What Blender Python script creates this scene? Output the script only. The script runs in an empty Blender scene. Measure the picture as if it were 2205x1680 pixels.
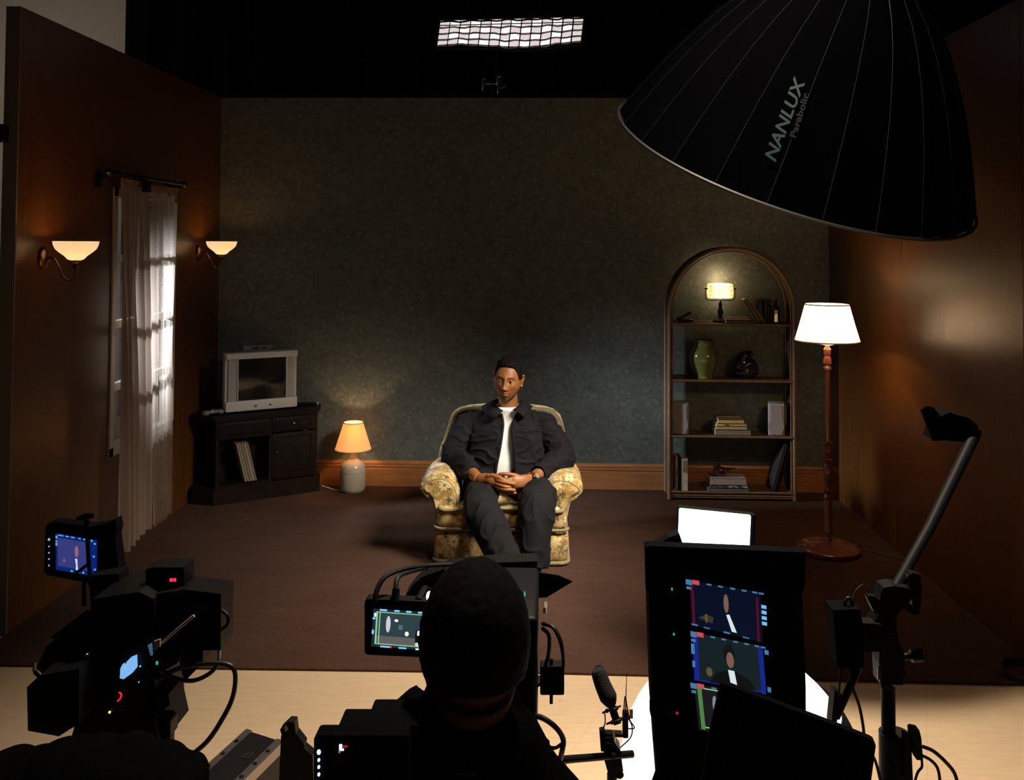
import bpy, bmesh, math, random
from mathutils import Vector, Matrix, noise
random.seed(7)
C = bpy.context.scene
COL = C.collection
PI = math.pi

# ---------------------------------------------------------------- camera
F_PX = 2000.0; CAM_H = 1.9; YAW = .036; PIT = .034; ROLL = .006
fw = Vector((-math.sin(YAW)*math.cos(PIT), math.cos(YAW)*math.cos(PIT), math.sin(PIT)))
rt = Vector((math.cos(YAW), math.sin(YAW), 0)); up = rt.cross(fw)
R_ = rt*math.cos(ROLL)+up*math.sin(ROLL); U_ = up*math.cos(ROLL)-rt*math.sin(ROLL)
CP = Vector((0, 0, CAM_H)); PXC = 1102.5; PYC = 527-F_PX*math.tan(PIT)
cd = bpy.data.cameras.new('camera'); cam = bpy.data.objects.new('camera', cd); COL.objects.link(cam)
m = Matrix((R_, U_, -fw)).transposed().to_4x4(); m.translation = CP
cam.matrix_world = m
cd.sensor_width = 36; cd.lens = F_PX/2205*36; cd.shift_y = -(840-PYC)/2205
cd.clip_start = .05; cd.clip_end = 60
C.camera = cam
C.view_settings.view_transform = 'Standard'; C.view_settings.look = 'None'
C.view_settings.exposure = 0.0; C.view_settings.gamma = 1.0
C.view_settings.use_curve_mapping = False
W = bpy.data.worlds.new('World'); C.world = W; W.use_nodes = True
W.node_tree.nodes['Background'].inputs[0].default_value = (1.0, .88, .9, 1)
W.node_tree.nodes['Background'].inputs[1].default_value = .0038

def ray(x, y): return fw+R_*((x-PXC)/F_PX)-U_*((y-PYC)/F_PX)
def at(x, y, Y): d = ray(x, y); return CP+d*(Y/d.y)      # measured photo position at depth Y
def onx(x, y, X): d = ray(x, y); return CP+d*(X/d.x)
def onz(x, y, z=0.): d = ray(x, y); return CP+d*((z-CAM_H)/d.z)
def V(*a): return Vector(a)

# ---------------------------------------------------------------- lights that are not lamps of the set
def light(name, kind, loc, energy, col, size=.1, aim=None, **kw):
    l = bpy.data.lights.new(name, kind); l.energy = energy; l.color = col
    if kind == 'AREA':
        l.size = size
        for k, v in kw.items(): setattr(l, k, v)
    else:
        l.shadow_soft_size = size
        for k, v in kw.items(): setattr(l, k, v)
    o = bpy.data.objects.new(name, l); COL.objects.link(o); o.location = loc
    if aim is not None: o.rotation_euler = (Vector(aim)-Vector(loc)).to_track_quat('-Z', 'Y').to_euler()
    return o
KEY_C = V(1.20, 4.57, 2.335); KEY_AX = V(.235, -.40, .885).normalized()
light('key_light', 'AREA', KEY_C+KEY_AX*.26, 23, (1, .91, .78), .9, (-.28, 5.50, .50), shape='DISK', spread=math.radians(60))
light('window_lamp', 'SPOT', (-5.2, 5.56, 2.28), 2700, (.90, .97, 1), .22, (-2.59, 6.16, 1.33), spot_size=math.radians(25), spot_blend=.8)
light('pale_wall_fill', 'AREA', (-6.5, 8.2, 3.5), 17, (1, .86, .72), .8, (-4.5, 11, 3.6))  # added fill out of frame, brightens the pale wall behind the flats
light('studio_work_light', 'AREA', (.6, 3.5, 5.6), 58, (1, .84, .66), .4, (.45, 3.1, 0), spread=math.radians(60))

# ---------------------------------------------------------------- mesh helpers
def empty(name, loc=(0, 0, 0), rz=0, label=None, cat=None, group=None, rot=None):
    o = bpy.data.objects.new(name, None); COL.objects.link(o)
    o.location = loc; o.rotation_euler = rot if rot else (0, 0, rz); o.empty_display_size = .05
    tag(o, label, cat, group); return o
def tag(o, label=None, cat=None, group=None, kind=None):
    if label: o['label'] = label
    if cat: o['category'] = cat
    if group: o['group'] = group
    if kind: o['kind'] = kind
    return o
def frame(d, hint=V(0, 0, 1)):
    d = d.normalized()
    if abs(d.dot(hint)) > .98: hint = V(1, 0, 0)
    a = hint.cross(d).normalized(); return a, d.cross(a)
def smooth_path(pts, n=6):
    pts = [Vector(p) for p in pts]; P = [pts[0]*2-pts[1]]+pts+[pts[-1]*2-pts[-2]]; out = []
    for i in range(1, len(P)-2):
        a, b, c, d = P[i-1], P[i], P[i+1], P[i+2]
        for k in range(n):
            t = k/n
            out.append(.5*((2*b)+(-a+c)*t+(2*a-5*b+4*c-d)*t*t+(-a+3*b-3*c+d)*t**3))
    out.append(P[-2]); return out
class MB:
    def __init__(s, M=None): s.v = []; s.f = []; s.mi = 0; s.M = M
    def add(s, vs, fs):
        b = len(s.v)
        s.v += [(s.M@Vector(p) if s.M else Vector(p)) for p in vs]
        s.f += [(tuple(b+i for i in f), s.mi) for f in fs]; return s
    def box(s, c, d, rot=None, bev=0, taper=1.0):
        x, y, z = d[0]/2, d[1]/2, d[2]/2; c = Vector(c); b = min(bev, x*.98, y*.98, z*.98)
        if b <= 0:
            vs = [V(i*x*(taper if k > 0 else 1), j*y*(taper if k > 0 else 1), k*z) for k in (-1, 1) for j in (-1, 1) for i in (-1, 1)]
            fs = [(0, 2, 3, 1), (4, 5, 7, 6), (0, 1, 5, 4), (2, 6, 7, 3), (0, 4, 6, 2), (1, 3, 7, 5)]
        else:
            bm = bmesh.new(); bmesh.ops.create_cube(bm, size=1)
            for v in bm.verts: v.co = V(v.co.x*2*x, v.co.y*2*y, v.co.z*2*z)
            bmesh.ops.bevel(bm, geom=list(bm.edges), offset=b, segments=3, profile=.5, affect='EDGES')
            bm.verts.index_update(); vs = [v.co.copy() for v in bm.verts]; fs = [tuple(v.index for v in f.verts) for f in bm.faces]; bm.free()
        if rot is not None:
            Q = rot.to_3x3() if hasattr(rot, 'to_3x3') else rot
            vs = [Q@v for v in vs]
        return s.add([v+c for v in vs], fs)
    def rings(s, rs, cap=True, closed=True):
        n = len(rs[0]); vs = [p for r in rs for p in r]; fs = []
        for i in range(len(rs)-1):
            for j in range(n if closed else n-1):
                k = (j+1) % n; fs.append((i*n+j, i*n+k, (i+1)*n+k, (i+1)*n+j))
        if cap and closed: fs.append(tuple(range(n))[::-1]); fs.append(tuple(range((len(rs)-1)*n, len(rs)*n)))
        return s.add(vs, fs)
    def tube(s, pts, r, n=10, cap=True, flat=1.0, hint=V(0, 0, 1), sm=0):
        if sm:
            k = len(pts); pts = smooth_path(pts, sm)
            if isinstance(r, (list, tuple)):
                q = []
                for i in range(k-1):
                    q += [r[i]+(r[i+1]-r[i])*j/sm for j in range(sm)]
                r = q+[r[-1]]
        pts = [Vector(p) for p in pts]; rs = []; a = None
        for i, p in enumerate(pts):
            d = (pts[min(i+1, len(pts)-1)]-pts[max(i-1, 0)]).normalized()
            if a is None: a, b = frame(d, hint)
            else:
                a = (a-d*a.dot(d)).normalized(); b = d.cross(a)
            q = r[i] if isinstance(r, (list, tuple)) else r
            rs.append([p+a*math.cos(2*PI*j/n)*q+b*math.sin(2*PI*j/n)*q*flat for j in range(n)])
        return s.rings(rs, cap)
    def cyl(s, a, b, r, r2=None, n=24): return s.tube([a, b], [r, r if r2 is None else r2], n)
    def lathe(s, prof, c=(0, 0, 0), n=40, cap=True, wave=None):
        c = Vector(c)
        rs = [[c+V(r*math.cos(2*PI*j/n)*(wave(2*PI*j/n, r, z) if wave else 1), r*math.sin(2*PI*j/n)*(wave(2*PI*j/n, r, z) if wave else 1), z) for j in range(n)] for r, z in prof]
        return s.rings(rs, cap)
    def sphere(s, c, r, n=20, m=14, rot=None):
        r = r if hasattr(r, '__len__') else (r, r, r); c = Vector(c); rs = []
        for i in range(m+1):
            t = PI*i/m; st = max(math.sin(t), 1e-4)
            ring = [V(r[0]*st*math.cos(2*PI*j/n), r[1]*st*math.sin(2*PI*j/n), -r[2]*math.cos(t)) for j in range(n)]
            if rot is not None: ring = [rot@p for p in ring]
            rs.append([c+p for p in ring])
        return s.rings(rs, True)
    def prism(s, poly, off):               # poly: list of 3D points, off: thickness vector
        n = len(poly); off = Vector(off); a = [Vector(p) for p in poly]
        fs = [tuple(range(n))[::-1], tuple(range(n, 2*n))]+[(i, (i+1) % n, n+(i+1) % n, n+i) for i in range(n)]
        return s.add(a+[p+off for p in a], fs)
    def torus(s, c, R, r, ax=V(0, 0, 1), n=28, k=8, sq=1.0):
        a, b = frame(Vector(ax)); c = Vector(c); vs = []; fs = []; ax = Vector(ax).normalized()
        for i in range(n):
            t = 2*PI*i/n; d = a*math.cos(t)+b*math.sin(t)*sq
            for j in range(k):
                u = 2*PI*j/k; vs.append(c+d*(R+r*math.cos(u))+ax*r*math.sin(u))
        for i in range(n):
            for j in range(k):
                fs.append((i*k+j, ((i+1) % n)*k+j, ((i+1) % n)*k+(j+1) % k, i*k+(j+1) % k))
        return s.add(vs, fs)
    def quad(s, a, b, c, d): return s.add([a, b, c, d], [(0, 1, 2, 3)])
    def build(s, name, mat, parent=None, smooth=True, O=None, ang=40):
        me = bpy.data.meshes.new(name)
        O = Vector(O) if O is not None else V(0, 0, 0)
        me.from_pydata([v-O for v in s.v], [], [f for f, _ in s.f])
        for mm in (mat if isinstance(mat, (list, tuple)) else [mat]): me.materials.append(mm)
        if any(i for _, i in s.f): me.polygons.foreach_set('material_index', [i for _, i in s.f])
        bm = bmesh.new(); bm.from_mesh(me); bmesh.ops.recalc_face_normals(bm, faces=bm.faces); bm.to_mesh(me); bm.free()
        if smooth:
            me.polygons.foreach_set('use_smooth', [True]*len(me.polygons))
            me.set_sharp_from_angle(angle=math.radians(ang))
        me.update()
        o = bpy.data.objects.new(name, me); COL.objects.link(o)
        if parent: o.parent = parent
        elif O.length: o.location = O
        return o
def remesh(mb, voxel, disp=None, iters=2):
    """fuse the closed pieces of mb to one continuous surface"""
    me = bpy.data.meshes.new('t'); me.from_pydata([tuple(v) for v in mb.v], [], [f for f, _ in mb.f]); me.update()
    bm = bmesh.new(); bm.from_mesh(me)
    bmesh.ops.recalc_face_normals(bm, faces=bm.faces); bm.to_mesh(me); bm.free()
    o = bpy.data.objects.new('t', me); COL.objects.link(o)
    r = o.modifiers.new('r', 'REMESH'); r.mode = 'VOXEL'; r.voxel_size = voxel; r.adaptivity = 0
    if iters: q = o.modifiers.new('s', 'SMOOTH'); q.factor = .5; q.iterations = iters
    dg = bpy.context.evaluated_depsgraph_get(); ev = o.evaluated_get(dg)
    m2 = bpy.data.meshes.new_from_object(ev)
    bpy.data.objects.remove(o)
    out = MB(); no = [Vector(v.normal) for v in m2.vertices]
    out.v = [v.co.copy()+(no[i]*disp(v.co, no[i]) if disp else V(0, 0, 0)) for i, v in enumerate(m2.vertices)]
    out.f = [(tuple(p.vertices), 0) for p in m2.polygons]
    bpy.data.meshes.remove(m2); return out
def copy_tree(o, parent=None):
    c = o.copy(); COL.objects.link(c); c.parent = parent
    for ch in o.children: copy_tree(ch, c)
    return c
def struct(mb, name, mat, **k): return tag(mb.build(name, mat, **k), kind='structure')

# ---------------------------------------------------------------- materials
MATS = {}
def lin(c):
    return tuple((x/12.92 if x <= .04045 else ((x+.055)/1.055)**2.4) for x in c)
def mat(name, col=(.5, .5, .5), rough=.6, metal=0, emit=None, es=0, spec=.5, coat=0, trans=0, sheen=0):
    if name in MATS: return MATS[name]
    m = bpy.data.materials.new(name); m.use_nodes = True; b = m.node_tree.nodes['Principled BSDF']
    b.inputs['Base Color'].default_value = (*col, 1); b.inputs['Roughness'].default_value = rough
    b.inputs['Metallic'].default_value = metal; b.inputs['Specular IOR Level'].default_value = spec
    b.inputs['Coat Weight'].default_value = coat; b.inputs['Transmission Weight'].default_value = trans
    b.inputs['Sheen Weight'].default_value = sheen
    if emit: b.inputs['Emission Color'].default_value = (*emit, 1); b.inputs['Emission Strength'].default_value = es
    MATS[name] = m; return m
class NT:
    def __init__(s, m): s.t = m.node_tree; s.b = s.t.nodes['Principled BSDF']
    def n(s, kind, **k):
        x = s.t.nodes.new(kind)
        for a, v in k.items():
            if a.startswith('i_'):
                key = a[2:].replace('_', ' ')
                x.inputs[int(key) if key.isdigit() else key].default_value = v
            else: setattr(x, a, v)
        return x
    def l(s, a, b): s.t.links.new(a, b)
    def coord(s, scale=(1, 1, 1), rot=(0, 0, 0), out='Object'):
        c = s.n('ShaderNodeTexCoord'); mp = s.n('ShaderNodeMapping'); mp.inputs['Scale'].default_value = scale; mp.inputs['Rotation'].default_value = rot
        s.l(c.outputs[out], mp.inputs[0]); return mp.outputs[0]
    def noise(s, co, scale, det=4, rough=.55, dist=0):
        x = s.n('ShaderNodeTexNoise'); x.inputs['Scale'].default_value = scale; x.inputs['Detail'].default_value = det
        x.inputs['Roughness'].default_value = rough; x.inputs['Distortion'].default_value = dist; s.l(co, x.inputs['Vector']); return x.outputs['Fac']
    def ramp(s, fac, stops):
        r = s.n('ShaderNodeValToRGB'); e = r.color_ramp.elements
        while len(e) < len(stops): e.new(.5)
        for i, (p, c) in enumerate(stops): e[i].position = p; e[i].color = (*c, 1) if len(c) == 3 else c
        s.l(fac, r.inputs[0]); return r.outputs[0]
    def mix(s, fac, a, b, mode='MIX'):
        x = s.n('ShaderNodeMix', data_type='RGBA', blend_type=mode)
        for sock, val in ((x.inputs[0], fac), (x.inputs[6], a), (x.inputs[7], b)):
            if hasattr(val, 'is_output'): s.l(val, sock)
            else: sock.default_value = val if not hasattr(val, '__len__') else ((*val, 1) if len(val) == 3 else val)
        return x.outputs[2]
    def math(s, op, a, b=0.):
        x = s.n('ShaderNodeMath', operation=op)
        for sock, val in ((x.inputs[0], a), (x.inputs[1], b)):
            if hasattr(val, 'is_output'): s.l(val, sock)
            else: sock.default_value = val
        return x.outputs[0]
    def bump(s, h, st=.3, dist=.01):
        x = s.n('ShaderNodeBump'); x.inputs['Strength'].default_value = st; x.inputs['Distance'].default_value = dist
        s.l(h, x.inputs['Height']); s.l(x.outputs[0], s.b.inputs['Normal'])
    def col(s, c): s.l(c, s.b.inputs['Base Color'])

def m_panel():                                  # varnished orange-brown plywood panelling
    m = mat('wood_panelling', rough=.34, coat=.12); t = NT(m); co = t.coord((1, 1, 1))
    g = t.noise(t.coord((9, 9, .55)), 3.2, 7, .62, 1.2); h = t.noise(t.coord((60, 60, 1.4)), 3, 3, .6)
    c = t.ramp(g, [(.30, (.070, .023, .005)), (.55, (.108, .039, .008)), (.75, (.15, .058, .013))])
    c = t.mix(.35, c, t.ramp(h, [(.35, (.056, .019, .004)), (.65, (.14, .056, .013))]))
    t.col(c); t.b.inputs['Coat Roughness'].default_value = .25
    t.l(t.ramp(g, [(.3, (.30,)*3), (.8, (.42,)*3)]), t.b.inputs['Roughness']); return m
def m_wallpaper():                              # mottled blue-green damask
    m = mat('wallpaper', rough=.7, spec=.3); t = NT(m); co = t.coord()
    a = t.noise(co, 13, 5, .65, .8); b = t.noise(co, 2.2, 3, .5)
    v = t.n('ShaderNodeTexVoronoi', feature='SMOOTH_F1'); v.inputs['Scale'].default_value = 17
    wv = t.n('ShaderNodeVectorMath', operation='ADD'); nn = t.n('ShaderNodeTexNoise'); nn.inputs['Scale'].default_value = 9; t.l(co, nn.inputs['Vector'])
    sc = t.n('ShaderNodeVectorMath', operation='SCALE'); sc.inputs['Scale'].default_value = .07; t.l(nn.outputs['Color'], sc.inputs[0])
    t.l(co, wv.inputs[0]); t.l(sc.outputs[0], wv.inputs[1]); t.l(wv.outputs[0], v.inputs['Vector'])
    fl = t.ramp(v.outputs['Distance'], [(.12, (.225, .245, .225)), (.34, (.075, .09, .086)), (.6, (.155, .170, .158))])
    c = t.mix(.42, fl, t.ramp(a, [(.32, (.070, .086, .085)), (.66, (.205, .22, .195))]))
    c = t.mix(.35, c, t.ramp(b, [(.35, (.095, .117, .118)), (.65, (.14, .15, .125))])); t.col(c)
    t.bump(a, .1, .004); return m
def m_carpet():
    m = mat('carpet_pile', rough=.95, spec=.05, sheen=0); t = NT(m); co = t.coord()
    a = t.noise(co, 260, 2, .6); b = t.noise(t.coord((1, 2.4, 1)), 1.7, 5, .62, .6); d = t.noise(t.coord((1.2, 3.5, 1)), 7, 4, .6)
    c = t.ramp(b, [(.3, (.054, .026, .018)), (.7, (.086, .044, .030))])
    c = t.mix(t.ramp(d, [(.33, (.6,)*3), (.48, (0.,)*3)]), c, (.042, .023, .018))
    c = t.mix(.5, c, t.ramp(a, [(.25, (.024, .012, .008)), (.75, (.120, .070, .050))])); t.col(c)
    t.bump(a, .6, .006); return m
def m_studio_floor():
    m = mat('studio_floor_vinyl', rough=.55, spec=.35); t = NT(m); co = t.coord()
    a = t.noise(t.coord((1, 6, 1)), 9, 6, .6); b = t.noise(co, 1.1, 3)
    c = t.ramp(a, [(.3, (.55, .40, .25)), (.7, (.66, .49, .31))]); c = t.mix(.3, c, t.ramp(b, [(.3, (.50, .38, .26)), (.7, (.66, .50, .33))]))
    br = t.n('ShaderNodeTexBrick'); br.offset = 0; br.inputs['Scale'].default_value = 1; br.inputs['Brick Width'].default_value = 1.22; br.inputs['Row Height'].default_value = 1.22
    br.inputs['Mortar Size'].default_value = .003; br.inputs['Mortar Smooth'].default_value = 1
    for k in ('Color1', 'Color2'): br.inputs[k].default_value = (0, 0, 0, 1)
    br.inputs['Mortar'].default_value = (1, 1, 1, 1); t.l(t.coord(rot=(0, 0, .38)), br.inputs['Vector'])
    c = t.mix(t.math('MULTIPLY', br.outputs['Color'], .35), c, (.35, .25, .15))
    s = t.noise(co, 5.5, 3, .5); c = t.mix(t.ramp(s, [(.70, (0,)*3), (.74, (.55,)*3)]), c, (.36, .22, .12)); t.col(c); return m
def m_tapestry(name='tapestry', dk=1.0):
    m = mat(name, rough=.85, spec=.2, sheen=.3); t = NT(m); co = t.coord()
    nz = t.n('ShaderNodeTexNoise'); nz.inputs['Scale'].default_value = 22; nz.inputs['Detail'].default_value = 3; t.l(co, nz.inputs['Vector'])
    sc = t.n('ShaderNodeVectorMath', operation='SCALE'); sc.inputs['Scale'].default_value = .045; t.l(nz.outputs['Color'], sc.inputs[0])
    ad = t.n('ShaderNodeVectorMath', operation='ADD'); t.l(co, ad.inputs[0]); t.l(sc.outputs[0], ad.inputs[1])
    def flower(scale, rnd, k, amp, r0, r1, seed):
        cc = t.n('ShaderNodeVectorMath', operation='ADD'); t.l(co, cc.inputs[0]); cc.inputs[1].default_value = (seed, seed*.7, seed*1.3)
        v = t.n('ShaderNodeTexVoronoi', feature='F1'); v.inputs['Scale'].default_value = scale; v.inputs['Randomness'].default_value = rnd; t.l(cc.outputs[0], v.inputs['Vector'])
        df = t.n('ShaderNodeVectorMath', operation='SUBTRACT'); t.l(cc.outputs[0], df.inputs[0]); t.l(v.outputs['Position'], df.inputs[1])
        sp = t.n('ShaderNodeSeparateXYZ'); t.l(df.outputs[0], sp.inputs[0]); hz = t.math('ADD', sp.outputs['X'], sp.outputs['Y'])
        ang = t.math('ARCTAN2', sp.outputs['Z'], hz); pet = t.math('ABSOLUTE', t.math('SINE', t.math('MULTIPLY', ang, k)))
        rad = t.math('SUBTRACT', v.outputs['Distance'], t.math('MULTIPLY', pet, amp))
        return t.ramp(rad, [(r0, (1,)*3), (r1, (0,)*3)]), t.ramp(v.outputs['Distance'], [(.07, (1,)*3), (.10, (0,)*3)])
    fl, ctr = flower(10, .8, 4., .17, .16, .20, 0)
    dk1, _ = flower(15, .9, 2.5, .20, .10, .15, 3.3)
    e = t.n('ShaderNodeTexVoronoi', feature='DISTANCE_TO_EDGE'); e.inputs['Scale'].default_value = 30; t.l(ad.outputs[0], e.inputs['Vector'])
    lf = t.math('MULTIPLY', t.ramp(e.outputs['Distance'], [(.04, (1,)*3), (.10, (0,)*3)]), t.ramp(t.noise(co, 12, 2), [(.45, (0,)*3), (.52, (.8,)*3)]))
    g = t.noise(co, 30, 4, .6); bd = t.noise(ad.outputs[0], 20, 3, .6)
    gold = t.ramp(g, [(.3, (.27, .155, .035)), (.7, (.45, .275, .075))]); gold = t.mix(t.ramp(bd, [(.47, (0,)*3), (.52, (.9,)*3)]), gold, (.54, .38, .145))
    c = t.mix(dk1, gold, (.085*dk, .062*dk, .025*dk)); c = t.mix(lf, c, (.16, .11, .045)); c = t.mix(fl, c, (.68, .53, .27)); c = t.mix(ctr, c, (.20, .13, .04)); t.col(c)
    t.bump(t.noise(co, 340, 2), .35, .003); return m
def m_trim():
    m = mat('tapestry_piping', rough=.9); t = NT(m); a = t.noise(t.coord(), 230, 2, .7)
    t.col(t.ramp(a, [(.35, (.13, .10, .05)), (.6, (.36, .28, .13))])); t.bump(a, .8, .004); return m
def m_fabric(name, a, b, sc=260, rough=.9, bump=.25):
    m = mat(name, rough=rough, spec=.2); t = NT(m); n1 = t.noise(t.coord(), sc, 2, .6); n2 = t.noise(t.coord(), 9, 3)
    t.col(t.mix(.5, t.ramp(n1, [(.3, a), (.7, b)]), t.ramp(n2, [(.3, a), (.7, b)]))); t.bump(n1, bump, .002); return m
def m_wood(name, a, b, rough=.35, axis=(1, 1, 12), coat=.2):
    m = mat(name, rough=rough, coat=coat); t = NT(m); g = t.noise(t.coord(axis), 7, 5, .6, 1.)
    t.col(t.ramp(g, [(.3, a), (.7, b)])); return m
def m_curtain(nm='sheer_curtain', tr_=.60):
    if nm in MATS: return MATS[nm]
    m = mat(nm); nt = m.node_tree; t = NT(m)
    b = t.b; b.inputs['Roughness'].default_value = .9
    a = t.noise(t.coord(), 300, 2); t.col(t.ramp(a, [(.3, (.36, .25, .18)), (.7, (.50, .36, .27))]))
    tr = t.n('ShaderNodeBsdfTranslucent'); tr.inputs[0].default_value = (.72, .62, .56, 1)
    tp = t.n('ShaderNodeBsdfTransparent')
    m1 = t.n('ShaderNodeMixShader'); m1.inputs[0].default_value = .55; t.l(b.outputs[0], m1.inputs[1]); t.l(tr.outputs[0], m1.inputs[2])
    m2 = t.n('ShaderNodeMixShader'); m2.inputs[0].default_value = tr_; t.l(m1.outputs[0], m2.inputs[1]); t.l(tp.outputs[0], m2.inputs[2])
    t.l(m2.outputs[0], nt.nodes['Material Output'].inputs['Surface']); return m
def m_shade(name, col, emit, es, trw=.6):
    m = mat(name, col, .8, emit=emit, es=es); t = NT(m)
    tr = t.n('ShaderNodeBsdfTranslucent'); tr.inputs[0].default_value = (*col, 1)
    m1 = t.n('ShaderNodeMixShader'); m1.inputs[0].default_value = trw; t.l(t.b.outputs[0], m1.inputs[1]); t.l(tr.outputs[0], m1.inputs[2])
    t.l(m1.outputs[0], m.node_tree.nodes['Material Output'].inputs['Surface']); return m
def glow(name, col=(1, 1, 1), s=1.): return mat(name, (.02, .02, .02), .5, emit=col, es=s)
PANEL = m_panel(); WPAPER = m_wallpaper(); CARPET = m_carpet(); SFLOOR = m_studio_floor(); TAP = m_tapestry(); TRIM = m_trim()
BLACK = mat('black_plastic', (.006, .006, .0065), .5, spec=.2); BLACKM = mat('black_matte', (.005, .005, .0055), .9, spec=.05)
BFAB = m_fabric('black_fabric', (.003, .003, .0033), (.006, .0055, .006)); BFAB.node_tree.nodes['Principled BSDF'].inputs['Specular IOR Level'].default_value = 0
STEEL = mat('brushed_steel', (.55, .55, .56), .3, 1)
CHROME = mat('chrome', (.75, .73, .7), .12, 1); BRASS = mat('dark_brass', (.20, .12, .06), .3, 1)
RUBBER = mat('cable_rubber', (.01, .01, .01), .5); WHITEP = mat('white_plastic', (.7, .68, .65), .4)
DWOOD = m_wood('dark_cabinet_wood', (.006, .0035, .0025), (.016, .008, .005), .5, (1, 8, 1), 0)
DWOOD.node_tree.nodes['Principled BSDF'].inputs['Specular IOR Level'].default_value = .15
SKIRT = m_wood('pine_skirting', (.33, .13, .045), (.46, .20, .075), .38, (.8, 8, 8), .2)
RWOOD = m_wood('reddish_turned_wood', (.16, .045, .025), (.27, .085, .045), .22, (6, 6, 1), .5)
RATTAN = m_wood('rattan_cane', (.10, .055, .025), (.24, .14, .07), .5, (20, 20, 3), .1)

# ---------------------------------------------------------------- setting
XL, XR, YB = -2.59, 2.20, 7.30
mb = MB(); mb.box((0, 5, -.05), (16, 14, .1)); struct(mb, 'floor', SFLOOR, smooth=False)
# carpet, a loose lay with a front edge just inside the flats
mb = MB(); mb.prism([(-2.585, 4.13, .0), (-1.5, 4.15, 0), (0, 4.18, 0), (2.19, 4.17, 0), (2.19, 7.295, 0), (-2.585, 7.295, 0)], (0, 0, .010))
tag(mb.build('carpet', CARPET, smooth=False), 'wide dark brown wall-to-wall carpet with worn patches covering the set floor', 'carpet')
mb = MB(); mb.box((-.195, YB+.035, 1.53), (4.93, .07, 3.06)); struct(mb, 'wall_back', WPAPER, smooth=False)
# left wall with the window opening (front end 4.46)
WY0, WY1, WZ0, WZ1 = 5.47, 6.42, .62, 2.23
for nm, y0, y1, z0, z1 in (('wall_left', 4.46, WY0, 0, 3.06), ('wall_left', WY1, YB, 0, 3.06), ('wall_left', WY0, WY1, 0, WZ0), ('wall_left', WY0, WY1, WZ1, 3.06)):
    pass
mb = MB()
for y0, y1, z0, z1 in ((4.462, WY0, 0, 3.06), (WY1, YB, 0, 3.06), (WY0, WY1, 0, WZ0), (WY0, WY1, WZ1, 3.06)):
    mb.box((XL-.035, (y0+y1)/2, (z0+z1)/2), (.07, y1-y0, z1-z0))
struct(mb, 'wall_left', PANEL, smooth=False)
mb = MB(); mb.box((XL-.035, 4.456, 1.53), (.072, .012, 3.06)); struct(mb, 'trim_1', mat('flat_timber_end', (.16, .13, .10), .8), smooth=False)
mb = MB(); mb.box((XR+.035, (4.37+YB)/2+.002, 1.53), (.07, YB-4.37, 3.06)); mb.box((XR+.035, 3.755, 1.53), (.07, 1.222, 3.06))
struct(mb, 'wall_right', PANEL, smooth=False)
def skirting(name, a, b, nrm):
    a = Vector(a); b = Vector(b); nrm = Vector(nrm); pr = [(0, 0), (.018, 0), (.018, .135), (.013, .140), (.018, .148), (.018, .160), (.011, .165), (.015, .175), (.006, .195), (0, .198)]
    mb = MB(); mb.rings([[p+nrm*u+V(0, 0, z+.008) for u, z in pr] for p in (a, b)]); struct(mb, name, SKIRT, ang=20)
skirting('baseboard_back', (XL, YB, 0), (XR, YB, 0), (0, -1, 0))
# window unit
mb = MB()
for y in (WY0+.025, WY1-.025): mb.box((XL-.03, y, (WZ0+WZ1)/2), (.08, .05, WZ1-WZ0))
for z in (WZ0+.025, WZ1-.025): mb.box((XL-.03, (WY0+WY1)/2, z), (.08, WY1-WY0, .05))
mb.box((XL-.03, (WY0+WY1)/2, (WZ0+WZ1)/2), (.04, .03, WZ1-WZ0))
for z in (WZ0+.40, WZ0+.78, WZ0+1.18): mb.box((XL-.03, (WY0+WY1)/2, z), (.04, WY1-WY0, .045))
win = struct(mb, 'window_1', mat('white_window_paint', (.62, .58, .54), .5), smooth=False)
mb = MB(); mb.box((XL-.035, (WY0+WY1)/2, (WZ0+WZ1)/2), (.004, WY1-WY0-.04, WZ1-WZ0-.04)); g = mb.build('window_glass', mat('window_pane_glass', (.95, .97, 1), .0, trans=1, spec=.5), win, smooth=False)
t = NT(MATS['window_pane_glass']); tp = t.n('ShaderNodeBsdfTransparent'); mx = t.n('ShaderNodeMixShader', ); mx.inputs[0].default_value = .93
t.l(t.b.outputs[0], mx.inputs[1]); t.l(tp.outputs[0], mx.inputs[2]); t.l(mx.outputs[0], t.t.nodes['Material Output'].inputs['Surface']); t.b.inputs['Transmission Weight'].default_value = 0; t.b.inputs['Roughness'].default_value = .1
# the studio behind the flats: pale wall on the left, black drape behind the set
mb = MB(); mb.box((-2, 11.05, 4), (14, .1, 8)); struct(mb, 'wall_studio', m_fabric('pale_studio_paint', (.52, .46, .40), (.58, .52, .45), 40, .9, .05), smooth=False)
dx = at(270, 60, 10).x; mb = MB(); n = 160
rs = [[V(dx+(7.2-dx)*i/n, 10+.05*math.sin(i*1.1)+.02*math.sin(i*2.7), z) for i in range(n+1)] for z in (0.01, 3, 6, 7.9)]
mb.rings(rs, cap=False, closed=False); d = mb.build('black_drape', mat('black_duvetyne', (.004, .004, .004), 1., spec=0)); d.modifiers.new('thick', 'SOLIDIFY').thickness = .01
tag(d, 'tall black studio drape hanging behind the whole set', 'drape')

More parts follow.
